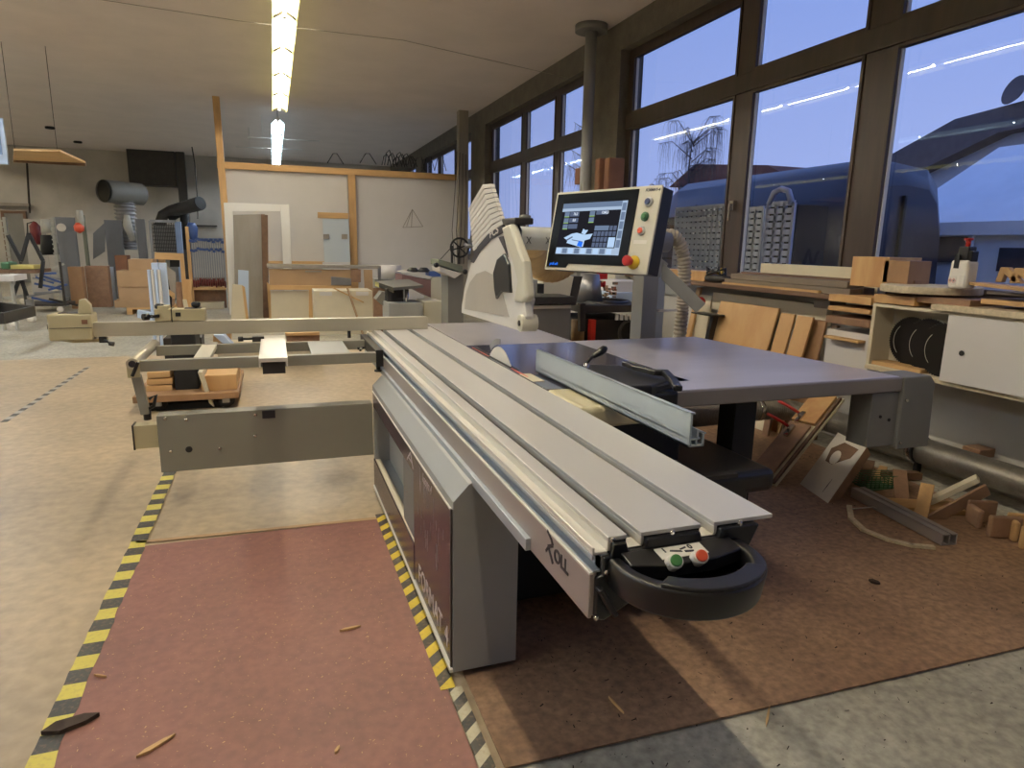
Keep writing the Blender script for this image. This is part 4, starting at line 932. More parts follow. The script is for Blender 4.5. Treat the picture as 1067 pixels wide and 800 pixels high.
sb_(yR,at(795,262,x=4.3).y,4.29,4.37,zs,zs+.20,'white_profile','cream_board','long white board standing on edge behind the stacked beams')
m = MB(); m.fbox((3.99,at(855,292,x=4).y,zs),(0,1.2,0),(.03,0,0),(0,0,.018)); solid('thin_board',m,'pine_y','thin pale strip lying along the front edge of the windowsill','strip')
q = at(712,278,x=4.1); t = MB().fbox((4.05,q.y-.45,1.178),(0,.85,0),(.2,0,0),(0,-.1,.10)); solid('wood_block',t,'orange_grain','light brown wooden block at the left end of the windowsill','block',None,.006)
q = at(748,280,x=4.1); t = thing('power_tool','black grinder with coiled cable lying on the windowsill','power tool',(4.1,q.y,1.178))
m = MB(); m.tube([(4.06,q.y+.10,1.215),(4.06,q.y-.02,1.22),(4.07,q.y-.25,1.215)],[.035,.04,.028],10); m.build('body','dark_steel',t)
m = MB(); m.tube([(4.1+.07*math.cos(a),q.y+.02+.12*math.sin(a),1.20+.015*(k%9)) for k,a in enumerate([k*.5 for k in range(40)])],.010,6); m.build('cable','black_plastic',t)
m = MB(); m.tube([(4.12,q.y-.08,1.20),(4.14,q.y+.0,1.31),(4.16,q.y+.1,1.21)],.012,6); m.build('cable_loop','yellow_plastic',t)

# ------------------------------------------------------------------ suction pipe along the wall
pz=.195; pxx=4.06
t = thing('suction_pipe','dusty galvanised suction pipe running along the wall floor','pipe',(pxx,3,0))
MB().cyl((pxx,.8,pz),(pxx,3.95,pz),.088,seg=28).build('pipe','galv',t)
q = at(949,462,x=4.0); m = MB(); m.cyl((pxx,q.y-.02,pz),(pxx,q.y+.02,pz),.094,seg=28); m.build('clamp_band','chrome',t)
MB().cyl((pxx,q.y-.045,pz),(pxx,q.y-.025,pz),.096,seg=28).build('joint_ring','black_plastic',t); B(pxx-.02,pxx+.02,q.y-.04,q.y-.01,0,.11).build('pipe_foot','black_plastic',t)
hose([(2.3,3.92,.30),(2.7,3.95,.30),(3.1,3.97,.30)],.075,'flex_duct','galv','hose_groove',t,.012,20)
hose([(3.1,3.97,.30),(3.45,4.02,.30),(3.8,4.05,.26),(3.98,3.98,.2),(4.06,3.85,pz)],.082,'flex_elbow','galv','hose_groove',t,.02,20)
MB().cyl((3.42,4.02,.30),(3.46,4.02,.30),.088,seg=24).build('clamp_band','chrome',t)
solid('corner_block', slabx(1003,464,1020,478,4.16,.14),'brown_wood','brown wooden block behind the suction pipe by the wall','block',None,.003)
# jigs and offcuts on the floor
def plank(a,b,wv,th,name,m,lab,cat='board',bevel=.003): 
    a=V(a); b=V(b); return solid(name, MB().fbox(a,b-a,V(wv),V(th)), m, lab, cat, None, bevel)
jr = thing('clamping_jig','long wooden jig with two toggle clamps leaning on the pipe','jig',(2.95,3.3,0))
a = V((2.90,3.42,.012)); b = V((3.68,3.70,.47)); d = b-a; wv = V((.07,-.20,.0)); nn = d.cross(wv).normalized(); 
if nn.z < 0: nn = -nn
MB().fbox(a,d,wv,nn*.018).build('base_board','cream_board',jr,.002)
MB().fbox(a+nn*.019+wv*.0+d*.02,d*.60,wv*.72,nn*.02).build('lower_plate','brown_wood',jr,.003)
MB().fbox(a+nn*.019+d*.64,d*.34,wv*.8,nn*.025).build('upper_plate','orange_grain',jr,.003)
MB().fbox(a+nn*.019+wv*.86,d*.98,wv*.10,nn*.02).build('edge_strip','dark_wood',jr,.002)
for k,f in enumerate((.50,.66)):
    c = a+d*f+wv*.25+nn*.045; tg = MB(); tg.bar(c-d.normalized()*.05,c+d.normalized()*.06,.03,.03); tg.cyl(c,c+nn*.05,.010,seg=10); tb_=tg.build('toggle_clamp','chrome',jr)
    MB().tube([c+nn*.05,c+nn*.09-wv.normalized()*.07,c+nn*.12-wv.normalized()*.14],.011,8).build('clamp_handle','red_plastic',tb_)
jb = thing('cutout_block','white block with a carved hexagonal recess leaning by the pipe','jig',(3.2,3.1,0))
a = at(833.5,504,z=.012); a2 = at(862.6,524,z=.012); b = at(873,450.5,x=3.62); d = b-a; wv = a2-a; nn = d.cross(wv).normalized()
if nn.z < 0: nn = -nn
bb_ = MB().fbox(a,d,wv*1.0,-nn*.003).build('face_board','white_cut',jb,.001)
MB().fbox(a-nn*.004,d,wv,-nn*.06).build('core','brown_wood',jb,.002)
def jp(u,v,h): return a+d*u+wv*v+nn*h
m = MB(); m.prism([jp(.50,.22,.0005),(jp(.72,.14,.0005)),jp(.90,.38,.0005),jp(.90,.85,.0005),jp(.72,.80,.0005),jp(.50,.45,.0005)],nn*.001); rc = m.build('recess','dark_wood',jb)
m = MB(); m.prism([jp(.62+.12*math.cos(k*PI/8),.42+.13*math.sin(k*PI/8),.002) for k in range(16)],nn*.002); m.build('oval_insert','white_cut',rc)
m = MB(); 
for k in range(3): m.bar(jp(.08+.05*k,.7,.0006),jp(.22+.05*k,.72,.0006),.002,.001)
m.build('pencil_marks','decal_dark',jb)
# aluminium profile and flat ring
a = at(887,512,z=.05); b = at(982,562,z=.05); al = thing('aluminium_profile','grey aluminium profile lying on the floor by the offcuts','profile',((a.x+b.x)/2,(a.y+b.y)/2,.012))
m = MB(); d=(b-a); n2 = V((-d.y,d.x,0)).normalized()
for off,z0,z1,w_ in ((0,.015,.02,.09),(0,.015,.075,.006),(.084,.015,.075,.006),(.04,.015,.075,.006),(0,.07,.076,.034),(.056,.07,.076,.034)):
    m.fbox(V((a.x,a.y,z0))+n2*off,V((d.x,d.y,0)),n2*w_,V((0,0,z1-z0)))
m.build('profile','alu_rail',al)
rg = [at(px,py,z=.02) for px,py in ((885,528),(887,540),(900,552),(925,562),(950,568),(972,570))]
m = MB()
for p0,p1 in zip(rg,rg[1:]): m.bar(p0-(p1-p0)*.08,p1+(p1-p0)*.08,.030,.014)
solid('bent_strip',m,'chip_edge','pale bent strip curving on the floor in front of the aluminium profile','strip')
m = MB(); m.tube([at(px,py,z=.03) for px,py in ((888,530),(910,528),(940,540),(975,556))],.004,5); solid('cord',m,'label_white','thin pale cord inside the bent strip on the floor','cord')
# green crate
q = at(915,508,z=.012); gcx = thing('green_basket','small green plastic basket among the offcuts','basket',(q.x+.05,q.y+.05,.012)); m = MB()
for k in range(6):
    z = .012+.015*k; m.bar((q.x-.1,q.y,z+.01),(q.x+.12,q.y-.06,z+.01),.004); m.bar((q.x-.1,q.y+.12,z+.01),(q.x+.12,q.y+.06,z+.01),.004); m.bar((q.x-.1,q.y,z+.01),(q.x-.1,q.y+.12,z+.01),.004); m.bar((q.x+.12,q.y-.06,z+.01),(q.x+.12,q.y+.06,z+.01),.004)
for k in range(9): m.bar((q.x-.1+.0275*k,q.y-.0075*k,.012),(q.x-.1+.0275*k,q.y-.0075*k,.10),.004)
m.build('mesh_wall','green_plastic2',gcx); B(q.x-.1,q.x+.12,q.y-.04,q.y+.1,.012,.016).build('base','green_plastic2',gcx)
def fl_plank(p0,p1,x1,w_,th,name,m,lab,z0=.012,cat='offcut'):
    a=at(*p0,z=z0); b=at(*p1,x=x1); d=b-a; s=V((0,0,1)).cross(d).normalized(); n3 = s.cross(d).normalized()
    return solid(name, MB().fbox(a,d,s*w_,n3*th), m, lab, cat, None, .003)
fl_plank((955,528),(1018,498),3.72,.09,.03,'wood_offcut','cream_board','white faced offcut sloping up towards the pipe at right')
fl_plank((962,541),(1028,505),3.74,.02,.07,'wood_offcut','brown_wood','brown plank lying beside the white faced offcut')
fl_plank((965,545),(974,505),3.62,.07,.04,'wood_offcut','pine','upright pale offcut propping the sloping plank')
fl_plank((948,522),(945,490),3.78,.08,.02,'wood_offcut','brown_wood','small brown board standing left of the sloping plank')
fl_plank((930,508),(938,495),3.9,.07,.02,'wood_offcut','pine','small pale board standing behind the green basket')
fl_plank((905,505),(912,480),3.9,.07,.02,'wood_offcut','dark_wood','dark board standing in the gap behind the cutout block')
fl_plank((918,500),(925,486),3.95,.05,.02,'wood_offcut','pine','short pale stick standing behind the aluminium profile')
a = at(948,528,z=.012); solid('flat_board',MB().fbox((a.x-.25,a.y+.02,.012),(.45,-.22,0),(.06,.14,0),(0,0,.03)),'pine_x','flat pale board on the floor behind the aluminium profile','board',None,.004)
for i,(p0,p1,lb) in enumerate((((1004,542),(1030,560),'first rounded brown wooden piece on the floor by the wall'),((1045,556),(1062,572),'second rounded wooden piece with a pin hole at the right edge'))):
    a = at(*p0,z=.012); b = at(*p1,z=.012); d=b-a; d.z=0; s = V((-d.y,d.x,0)).normalized()
    m = MB(); m.fbox(a,d*.55,s*.03,V((0,0,.11))); m.fbox(a+s*.0,d*.1,s*.16,V((0,0,.13))); m.fbox(a+d*.85,d*.18,s*.16,V((0,0,.12)))
    solid('wood_offcut',m,'pine' if i else 'brown_wood',lb,'offcut',None,.015)
q = at(940,512,z=.012); plank((q.x+.1,q.y+.2,.012),(q.x+.32,q.y+.12,.012),(0,.06,0),(0,0,.05),'wood_offcut','dark_wood','dark small block on the floor against the wall')

# ------------------------------------------------------------------ machines behind the saw
def ys(px0,py0,px1,py1,y,dep,name,m,parent=None,bevel=0,lab=None,cat=None):
    o = slab(px0,py0,px1,py1,y,dep).build(name,m,parent,bevel)
    if lab: tag(o,lab,cat)
    return o
# mitre saw like machine directly behind the hood
y=5.6; t = thing('planer_machine','beige machine with dark bed and cream hood behind the blade guard','machine',(2.3,y+.3,0))
a = at(551,318,y=y); b = at(594,352,y=y); B(a.x,b.x,y,y+.7,0.012,a.z).build('cabinet','machine_mid',t,.01)
a = at(548,309,y=y); b = at(597,316,y=y); B(a.x,b.x,y-.05,y+.8,b.z,a.z).build('bed','dark_steel',t,.006); a = at(551,318,y=y); b=at(594,321,y=y); B(a.x,b.x,y-.02,y+.72,b.z,a.z).build('bed_rim','machine_cream',t)
a = [at(566,284,y=y+.3),at(598,288,y=y+.3),at(594,309,y=y+.3),at(566,306,y=y+.3)]; MB().prism(a,(0,.35,0)).build('hood','machine_cream',t,.006)
a = [at(598,288,y=y+.3),at(607,288,y=y+.3),at(600,318,y=y+.3),at(593,318,y=y+.3)]; MB().prism(a,(0,.3,0)).build('hood_side','dark_steel',t)
a = at(551,292,y=y); b = at(562,307,y=y); B(a.x,b.x,y+.05,y+.2,b.z,a.z).build('fence_block','machine_grey',t,.003); a = at(563,296,y=y); b = at(568,306,y=y); B(a.x,b.x,y+.03,y+.1,b.z,a.z).build('clamp','black_plastic',t)
# yellow hose and boom behind the guard
t = thing('extraction_hose','yellowish corrugated extraction hose curling behind the guard arm','hose',(2.1,5.2,0))
hp = [at(548,306,y=5.3),at(557,298,y=5.3),at(570,284,y=5.3),at(574,268,y=5.3),at(566,258,y=5.3)]
hose([at(553,252,y=4.75),at(555,264,y=4.8),at(562,276,y=4.9),at(576,280,y=4.95),at(590,272,y=5.0),at(596,254,y=5.0)],.11,'hose','hose_yellow','hose_yellow_groove',t,.035,18)
# floor-standing dark machine under the screen
y=6.2; t = thing('spindle_moulder','dark cast machine with round table ring and steel cone hood under the screen','machine',(3.3,y+.3,0))
a = at(606,322,y=y); b = at(674,352,y=y); B(a.x,b.x-.05,y+.1,y+.8,.012,a.z-.12).build('base','black_matt',t,.01)
a = at(606,318,y=y); b = at(674,325,y=y); B(a.x,b.x,y,y+.9,b.z,a.z).build('table','dark_steel',t,.01)
c = at(632,319,y=y+.3); rg = [(c.x+.26*math.cos(k*PI/12),y+.35+.26*math.sin(k*PI/12),c.z+.04) for k in range(24)]; MB().tube(rg,.03,8,closed=True).build('table_ring','black_plastic',t)
c = at(613,314,y=y+.4); MB().cyl((c.x,y+.4,c.z-.02),(c.x+.01,y+.4,c.z+.30),.16,.10,seg=22).build('steel_cone','steel',t)
for i,(px,py,mt) in enumerate(((628,289,'red_plastic'),(628,297,'red_plastic'))):
    a = at(px-4,py-4,y=y+.5); b=at(px+5-i*2,py+2,y=y+.5); B(a.x,b.x,y+.5,y+.56,b.z,a.z).build('red_knob',mt,t,.004)
m = MB(); r2=random.Random(2)
for k in range(16):
    p0 = at(r2.uniform(622,641),r2.uniform(294,311),y=y+.45); m.fbox(p0,(r2.uniform(.02,.05),0,0),(0,.05,0),(0,0,r2.uniform(.015,.035)))
m.build('cutter_parts','chrome',t)
a = at(640,328,y=y); b = at(668,334,y=y)
for k in range(5): q = at(644+5*k,331,y=y-.02); B(q.x,q.x+.028,y+.02,y+.05,q.z-.03,q.z+.03).build('vent_slot','label_white',t)
c = at(664,348,y=y-.1); MB().tube([(c.x+.13*math.cos(k*PI/10),y+.05,c.z+.13*math.sin(k*PI/10)) for k in range(20)],.018,8,closed=True).build('hand_wheel','dark_steel',t)
q=at(617,345,y=y); B(q.x-.02,q.x+.04,y-.0,y+.06,q.z-.12,q.z+.12).build('red_handle','red_plastic',t); 
q=at(602,345,y=y); MB().cyl((q.x,y,q.z-.2),(q.x,y,q.z+.12),.07,seg=14).build('bellows','hose_yellow_groove',t)
m = MB(); a = at(606,316,y=y-.1); b = at(606,345,y=y-.1); m.bar(a,b,.06,.06); m.build('front_leg','dark_steel',t)
# white boxes behind
ys(641,293,672,305,7.0,.5,'white_box','white_board',None,.004,'small white box behind the dark machine under the screen','box')
ys(637,305,672,318,6.9,.5,'white_box','white_film',None,.004,'bluish white box in front of the small white box','box')
ys(641,286,664,296,7.55,.25,'white_box','machine_cream',None,.004,'cream box by the wall behind the white boxes','box')
# left-middle machines
y=9.5; t = thing('sanding_machine','grey machine table with black and yellow hazard edge','machine',(1.3,y+.3,0))
pts = [at(391,292,y=y),at(409,299,y=y)]
z_ = at(409,299,y=y).z; a = at(391,294,y=y); 
e0 = V((a.x,y+.4,z_)); e1 = at(410,300,z=z_)
m = MB(); l0=at(391,293,z=z_); l1=at(410,299.5,z=z_); l2=at(441,297,z=z_); l3=at(425,290.5,z=z_); m.prism([l0,l1,l2,l3],(0,0,-.04)); tb_=m.build('table','burgundy' if False else 'machine_mid',t)
m = MB(); m.fbox(l0+V((0,0,-.075)),l1-l0,V((.0,.02,0)),V((0,0,.07))); m.build('hazard_edge','hazard_edge',t)
c = at(412,312,y=y+.3); B(c.x-.12,c.x+.12,y+.3,y+.5,c.z-.2,z_-.05).build('column','dark_steel',t); MB().cyl((c.x+.16,y+.25,c.z-.2),(c.x+.16,y+.25,z_-.05),.03,seg=10).build('screw','chrome',t)
a = at(405,316,y=y); b = at(441,335,y=y); B(a.x,b.x,y,y+.6,.0,a.z).build('base','machine_grey',t,.01)
m = MB(); m.prism([at(*p,y=y+.5) for p in ((392,312),(404,322),(412,322),(412,306),(398,304))],(0,.3,0)); m.build('chute','machine_mid',t)
a = at(441,314,y=y+.1); b = at(462,332,y=y+.1); B(a.x,b.x,y+.1,y+.6,.0,a.z).build('control_cabinet','machine_cream',t,.01)
y=11.6; t = thing('edge_machine','machine with burgundy side and beige and blue panels','machine',(2,y,0))
m = MB(); m.prism([at(*p,y=y) for p in ((419,286),(449,292),(449,310),(441,306),(419,294))],(0,.7,0)); m.build('side','burgundy',t,.005)
m = MB(); m.prism([at(*p,y=y-.02) for p in ((420,284),(427,283),(450,288),(448,291))],(0,.7,0)); m.build('top_rail','alu_bright',t)
for p0,p1,mt in ((449,460,'machine_cream'),(460,466,'blue_light'),(466,473,'blue_paint'),(473,481,'machine_cream')):
    a = at(p0,289,y=y); b = at(p1,317,y=y); B(a.x,b.x,y,y+.6,0,a.z).build('panel',mt,t,.003)
m = MB(); c = at(437,281,y=y+.3); 
for dx_ in (-.12,.08): m.lathe([(.10,0),(.11,.03),(.06,.08)],(c.x+dx_,y+.3,c.z-.04),(0,0,1),14)
m.build('motor_caps','black_plastic',t)
a=at(447,283,y=y+.2); b=at(459,288,y=y+.2); B(a.x,b.x,y+.2,y+.5,b.z,a.z).build('control_box','blue_paint',t,.004)
hose([at(472,316,y=11.45),at(472,330,y=11.45),V((at(473,352,y=11.45).x,11.45,.05))],.11,'bellows_hose','hose_yellow_groove','hose_yellow_groove',t,.05,16)
y=9.0; t = thing('bench_saw_carriage','green grey slanted carriage with spoked hand wheel beside the guard','machine',(2,y,0))
m = MB(); m.prism([at(*p,y=y) for p in ((457,270),(482,277),(482,284),(457,276))],(0,.5,0)); m.build('upper_rail','green_grey',t,.004)
m = MB(); m.prism([at(*p,y=y-.05) for p in ((458,278),(481,285),(474,290),(459,283))],(0,.5,0)); m.build('lower_rail','alu_bright',t,.004)
B(at(476,290,y=y).x-.1,at(476,290,y=y).x+.12,y+.1,y+.5,0,at(476,286,y=y).z).build('stand','machine_mid',t)
c = at(479,258,y=y+.2); wr = .13; wh = MB().tube([(c.x+wr*math.cos(k*PI/10),c.y,c.z+wr*math.sin(k*PI/10)) for k in range(20)],.014,8,closed=True)
for k in range(3): a_=k*PI/3+.3; wh.bar((c.x-wr*math.cos(a_),c.y,c.z-wr*math.sin(a_)),(c.x+wr*math.cos(a_),c.y,c.z+wr*math.sin(a_)),.018)
wh.build('hand_wheel','black_matt',t)
m = MB(); 
for px in (471,478): m.bar(at(px,256,y=y+.25),at(px,275,y=y+.25),.03)
m.build('wheel_posts','dark_steel',t)
m = MB(); m.cyl(at(484,256,y=y+.2),at(496,256,y=y+.2),.035,seg=12); m.build('shaft','steel',t)
m = MB(); m.bar(at(459,270,y=y),at(472,256,y=y+.1),.008); m.build('rod','black_matt',t)
for px,py in ((454,276),(484,283)): q=at(px,py,y=y-.05); MB().lathe([(.01,0),(.035,.01),(.035,.04),(.01,.05)],q,(0,-1,0),14).build('knob','black_plastic',t)

# ------------------------------------------------------------------ pier post with cables in front of the window wall
q = at(484,170,y=14.6); t = thing('timber_post','tall weathered timber post standing before the pier with hanging cables','post',(q.x,14.6,0))
a = at(477,155,y=14.6); b = at(487,155,y=14.6); B(a.x,b.x,14.5,14.7,0,CH).build('post','grey_wood',t,.01)
for k,px in enumerate((476,479,482,485)):
    m = MB(); m.tube([at(px,158+k,y=14.45),at(px-2+k,200,y=14.42),at(px-5+k*1.5,240,y=14.42),at(px-2,275,y=14.42)],.007,5); m.build('hanging_cable','cable',t)

# ------------------------------------------------------------------ partition wall of white boards
YP = 15.3
def pp_(px,py,y=YP): return at(px,py,y=y)
t = thing('partition_wall','white board partition framed in pale timber across the middle','partition',(1.5,YP,0))
a = pp_(231,172); b = pp_(363,172); c_ = pp_(482,185)
zt2 = pp_(360,180).z
B(a.x,pp_(362,200).x,YP+.05,YP+.07,0.0,zt2).build('white_sheet','white_board',t)
B(pp_(370,200).x,c_.x+.02,YP+.05,YP+.07,0.0,zt2).build('white_sheet','white_board',t)
m = MB(); m.bar(V((pp_(225,103).x,YP,CH)),V((pp_(240,300).x+.02,YP,0)),.13,.09,up=(0,1,0)); m.build('frame_post','pine',t,.004)
m = MB(); m.box(pp_(226,170).x,c_.x+.04,YP-.03,YP+.05,zt2-.04,zt2+.09); m.build('top_rail','pine_x',t,.004)
m = MB(); m.box(pp_(363,200).x,pp_(370.5,200).x,YP-.04,YP+.05,0,zt2-.04); m.build('frame_post','pine',t,.004)
m = MB(); m.box(pp_(278,273).x,pp_(366,273).x,YP-.04,YP+.05,pp_(300,277).z,pp_(300,272).z); m.build('middle_rail','pine_x',t,.004)
m = MB(); 
for A_,B_ in (((430,218),(420,237)),((430,218),(441,236)),((420,237),(441,236)),((430,218),(429,237)),((429,220),(424,236))): m.bar(pp_(*A_)+V((0,.04,0)),pp_(*B_)+V((0,.04,0)),.012,.006,up=(0,1,0))
m.build('pencil_triangle','grey_wood',t)
m = MB(); rnd2=random.Random(9)
t2 = thing('cable_coil','tangle of dark cables lying on top of the partition at right','cable',(3.4,YP,zt2+.09))
for k in range(9):
    px = 402+k*3.4+rnd2.uniform(-1,1); h = rnd2.uniform(8,17); MB().tube([at(px-4,172,y=YP+.0),at(px-2,172-h*.8,y=YP+.0),at(px+1,172-h,y=YP+.02),at(px+4,172-h*.5,y=YP+.02),at(px+6,174,y=YP)],.012,5).build('cable_loop','cable',t2)
t2 = thing('cable_coil','loose cable loops rising above the partition left of the tangle','cable',(2.4,YP,zt2+.09))
for px in (350,384): MB().tube([at(px-9,170,y=YP),at(px-3,160,y=YP),at(px+1,160,y=YP),at(px+8,171,y=YP)],.01,5).build('cable_loop','cable',t2)
t2 = thing('cable_coil','thin cable loops at the window end of the partition top','cable',(3.4,YP,zt2+.09))
for px in (436,446,458): MB().tube([at(px-5,177,y=YP),at(px-2,165,y=YP),at(px+3,163,y=YP),at(px+7,178,y=YP)],.009,5).build('cable_loop','cable',t2)
# leaning pieces in front of the partition
YL=14.6
t = thing('door_frame','white door frame leaning against the partition','door frame',(0,YL,0))
def lean(pts,name,m,par=None,y=YL,th=.05,bevel=.003,lab=None,cat=None):
    q = [at(px,py,y=y) for px,py in pts]
    if lab:
        lo = sorted(q,key=lambda p:p.z)[:2]
        for p in lo: p.z = 0.0
    o = MB().prism(q,(0,th,0)).build(name,m,par,bevel)
    if lab: tag(o,lab,cat)
    return o
lean([(233,211),(242,211),(247,338),(240,338)],'stile','white_bright',t); lean([(292,213),(301,213),(307,338),(298,338)],'stile','white_bright',t); lean([(242,211),(292,213),(292,220),(242,220)],'head','white_bright',t)
lean([(243,224),(276,223),(277,330),(258,342),(246,342)],'grey_sheet','grey_wood',None,14.0,.04,.003,'tall grey weathered board leaning in front of the white door frame','board')
lean([(272,223),(279,224),(281,342),(275,342)],'brown_plank','dark_wood',None,13.95,.05,.003,'narrow brown edged plank at the right side of the grey board','plank')
lean([(248,281),(259,282),(260,342),(249,342)],'white_film_board','white_film',None,13.6,.03,.002,'small bluish white board leaning before the grey sheet','board')
lean([(242,296),(252,297),(257,342),(241,342)],'white_offcut','cream_board',None,13.3,.03,.002,'short pale board leaning at the foot of the grey sheet','board')
lean([(252,297),(255,299),(260,342),(257,342)],'pine_lath','pine',None,13.3,.03,0,'thin pine lath beside the short pale board','lath')
lean([(278,294),(281,296),(285,342),(281,342)],'pine_lath','pine',None,13.5,.03,0,'thin pine lath leaning right of the brown edged plank','lath')
t = thing('mirror_panel','tall bluish glass panel with timber head leaning against the partition','panel',(1.1,YL+.4,0))
lean([(336,228),(363,228),(365,273),(338,273)],'glass','mirror',t,15.1,.01,0); lean([(331,221),(363,222),(363,228),(331,227)],'head_rail','pine_x',t,15.08,.04)
for px in (340,359): lean([(px-3,244),(px+3,244),(px+3,249),(px-3,249)],'bracket','grey_wood',t,15.07,.02,0)
lean([(336,273),(365,273),(365,300),(340,345)],'lower_board','white_board',t,15.1,.02,0)
# bench frame
yb2=12.6; t = thing('work_frame','pale timber frame with grey edge standing before the partition','frame',(.8,yb2,0))
lean([(278,275),(397,277),(397,280),(278,279)],'top_edge','grey_wood',t,yb2,.3); lean([(280,280),(366,281),(366,298),(281,298)],'apron','cardboard',t,yb2+.05,.02); lean([(281,297),(366,298),(366,302),(281,302)],'rail','pine_x',t,yb2,.06)
lean([(282,303),(323,303),(323,345),(283,345)],'infill','cream_board',t,yb2+.08,.02); lean([(322,302),(326,302),(326,345),(322,345)],'post','pine',t,yb2,.06); lean([(318,282),(335,282),(335,283.5),(318,283.5)],'lath','grey_wood',t,yb2+.02,.02,0)
lean([(345,288),(366,290),(366,297),(345,297)],'steel_plate','steel',t,yb2+.0,.03)
lean([(366,281),(376,281),(376,294),(366,294)],'brown_block','brown_wood',t,yb2,.2); lean([(394,278),(397,278),(397,296),(394,296)],'end_leg','steel',t,yb2,.05); lean([(379,281),(388,281),(390,345),(382,345)],'side_board','cardboard',t,yb2,.04)
yb3=11.2
t = thing('cream_cabinet','low cream painted box standing in front of the timber frame','cabinet',(1,yb3,0)); a=at(327,303,y=yb3); b=at(389,345,y=yb3); B(a.x,b.x,yb3,yb3+.6,0,a.z).build('carcass','cream_board',t,.004); 
for px in (333,371): lean([(px,304),(px+13,304),(px+13,308),(px,308)],'tape','white_board',t,yb3-.012,.01,0)
m = MB(); m.bar(at(343,298,y=yb3-.02),at(379,315,y=yb3-.04),.03,.02); solid('pine_lath',m,'pine','thin pine lath lying across the low cream box','lath')
e_ = at(379,352,y=yb3-.3); e_.z = .0; m = MB(); m.bar(at(362,300,y=yb3-.05),e_,.03,.02); solid('pine_lath',m,'cardboard','brown lath leaning on the front of the low cream box','lath')
m = MB(); c=at(404,282,y=13.4); m.cyl((c.x+.05,13.4,c.z-.15),(c.x+.05,13.4,c.z+.11),.22,seg=28); solid('white_drum',m,'white_board','white round drum standing behind the hazard edged table','drum'); solid('drum_stand',B(c.x-.3,c.x+.35,13.1,13.7,0,c.z-.15),'machine_grey','grey cabinet carrying the white drum','cabinet',None,.01)
a = at(389,300,y=11.0); solid('brown_sheet',B(a.x,a.x+.25,11.0,11.05,0,a.z),'brown_wood','dark brown panel right of the low cream box','panel')
# wood pallet cart behind outrigger (under crosscut frame)
y=6.6; t = thing('wood_cart','low cart of pale and brown boards seen under the crosscut frame','cart',(-.6,y+.5,0))
a = at(140,412,y=6.4); b = at(250,418,y=6.4)
z1_ = at(200,408,y=6.4).z
B(a.x,b.x,6.3,7.4,z1_-.06,z1_).build('deck','ply_dark',t,.006)
B(a.x+.1,b.x-.15,6.4,7.3,z1_-.22,z1_-.10).build('frame','black_matt',t)
for px in (165,236):
    q = at(px,415,y=6.4); c2 = MB().lathe([(.03,0),(.075,.01),(.075,.04),(.03,.05)],(q.x,6.4,.087),(0,-1,0),18).build('caster','rubber',t); B(q.x-.03,q.x+.03,6.32,6.42,.1,z1_-.1).build('caster_fork','steel',c2)
q0 = at(155,393,y=6.5); 
for k,(p0,p1,dz) in enumerate(((152,179,0),(153,180,1),(154,178,2))):
    q0=at(p0,400,y=6.5); q1=at(p1,400,y=6.5); solid('stacked_board',B(q0.x,q1.x,6.5,7.2,z1_+.06*dz,z1_+.06*dz+.05),'pine_x','pale board on the cart at left, %s of three'%['lowest','middle','topmost'][k],'board',None,.003)
q0=at(181,389,y=6.5); q1=at(208,411,y=6.5); solid('black_case',B(q0.x,q1.x,6.5,6.9,z1_,q0.z+.45),'black_matt','black case standing on the cart','case',None,.01)
m = MB(); m.prism([at(206,388,y=6.35),at(211,388,y=6.35),at(223,424,y=6.35),at(218,420,y=6.35)],(0,.3,0)); solid('white_sheet',m,'cream_board','white panel leaning at the side of the black case','panel')
q0=at(215,388,y=6.9); q1=at(248,404,y=6.5); solid('plywood_offcut',B(q0.x,q1.x,6.4,7.1,z1_,z1_+.14),'ply','stack of light plywood at the right end of the cart','board',None,.006)
q0=at(160,345,y=7); q1=at(208,372,y=7.2); solid('dark_machine_part',B(q0.x,q1.x,7.5,7.8,0.012,at(190,352,y=7.5).z),'dark_steel','dark upright cabinet behind the crosscut frame at left','cabinet',None,.01)
q0=at(226,352,y=8.2); q1=at(300,352,y=8.2); 
t = thing('wood_shelf','shelf frame with pine edges seen just under the crosscut fence','shelf',(0,8.2,0)); lean([(222,349),(233,349),(245,362),(237,362)],'white_piece','white_film',t,8.1,.2)
lean([(297,347),(333,346),(333,349),(298,350)],'pine_edge','pine_x',t,8.2,.3); lean([(298,350),(333,349),(333,357),(299,357)],'shelf_body','brown_wood',t,8.25,.3); lean([(222,347),(240,347),(240,356),(222,356)],'pine_block','pine_x',t,8.3,.3)
B(at(225,350,y=8.3).x,at(333,350,y=8.3).x,8.35,8.6,0,at(300,356,y=8.3).z).build('base','cream_board',t)

# ------------------------------------------------------------------ far left
Y=18.5
# wall features
a = at(135,168,y=25.6); b = at(186,195,y=25.6); solid('duct_box',B(a.x,b.x,25.2,25.95,b.z,a.z+.5),'dark_steel','dark rectangular duct box high on the rear wall','duct')
a = at(184,168,y=25.4); b=at(193,168,y=25.4); t=B(a.x,b.x,25.2,25.4,0,CH).build('steel_column','dark_steel'); tag(t,'dark steel column against the rear wall','column')
t = thing('rear_door','grey door in the rear wall at far left','door',(at(10,250,y=25.9).x,25.9,0)); a=at(4,222,y=25.9); b=at(24,222,y=25.9); B(a.x,b.x,25.9,25.98,0,a.z).build('leaf','machine_mid',t); m=MB(); m.box(a.x-.08,a.x,25.86,25.98,0,a.z+.08); m.box(b.x,b.x+.08,25.86,25.98,0,a.z+.08); m.box(a.x,b.x,25.86,25.98,a.z,a.z+.08); m.build('frame','dark_wood',t)
solid('wall_conduit',MB().cyl(at(28,170,y=25.8),at(31,222,y=25.8),.03,seg=8),'dark_steel','thin conduit running down the rear wall at left','conduit')
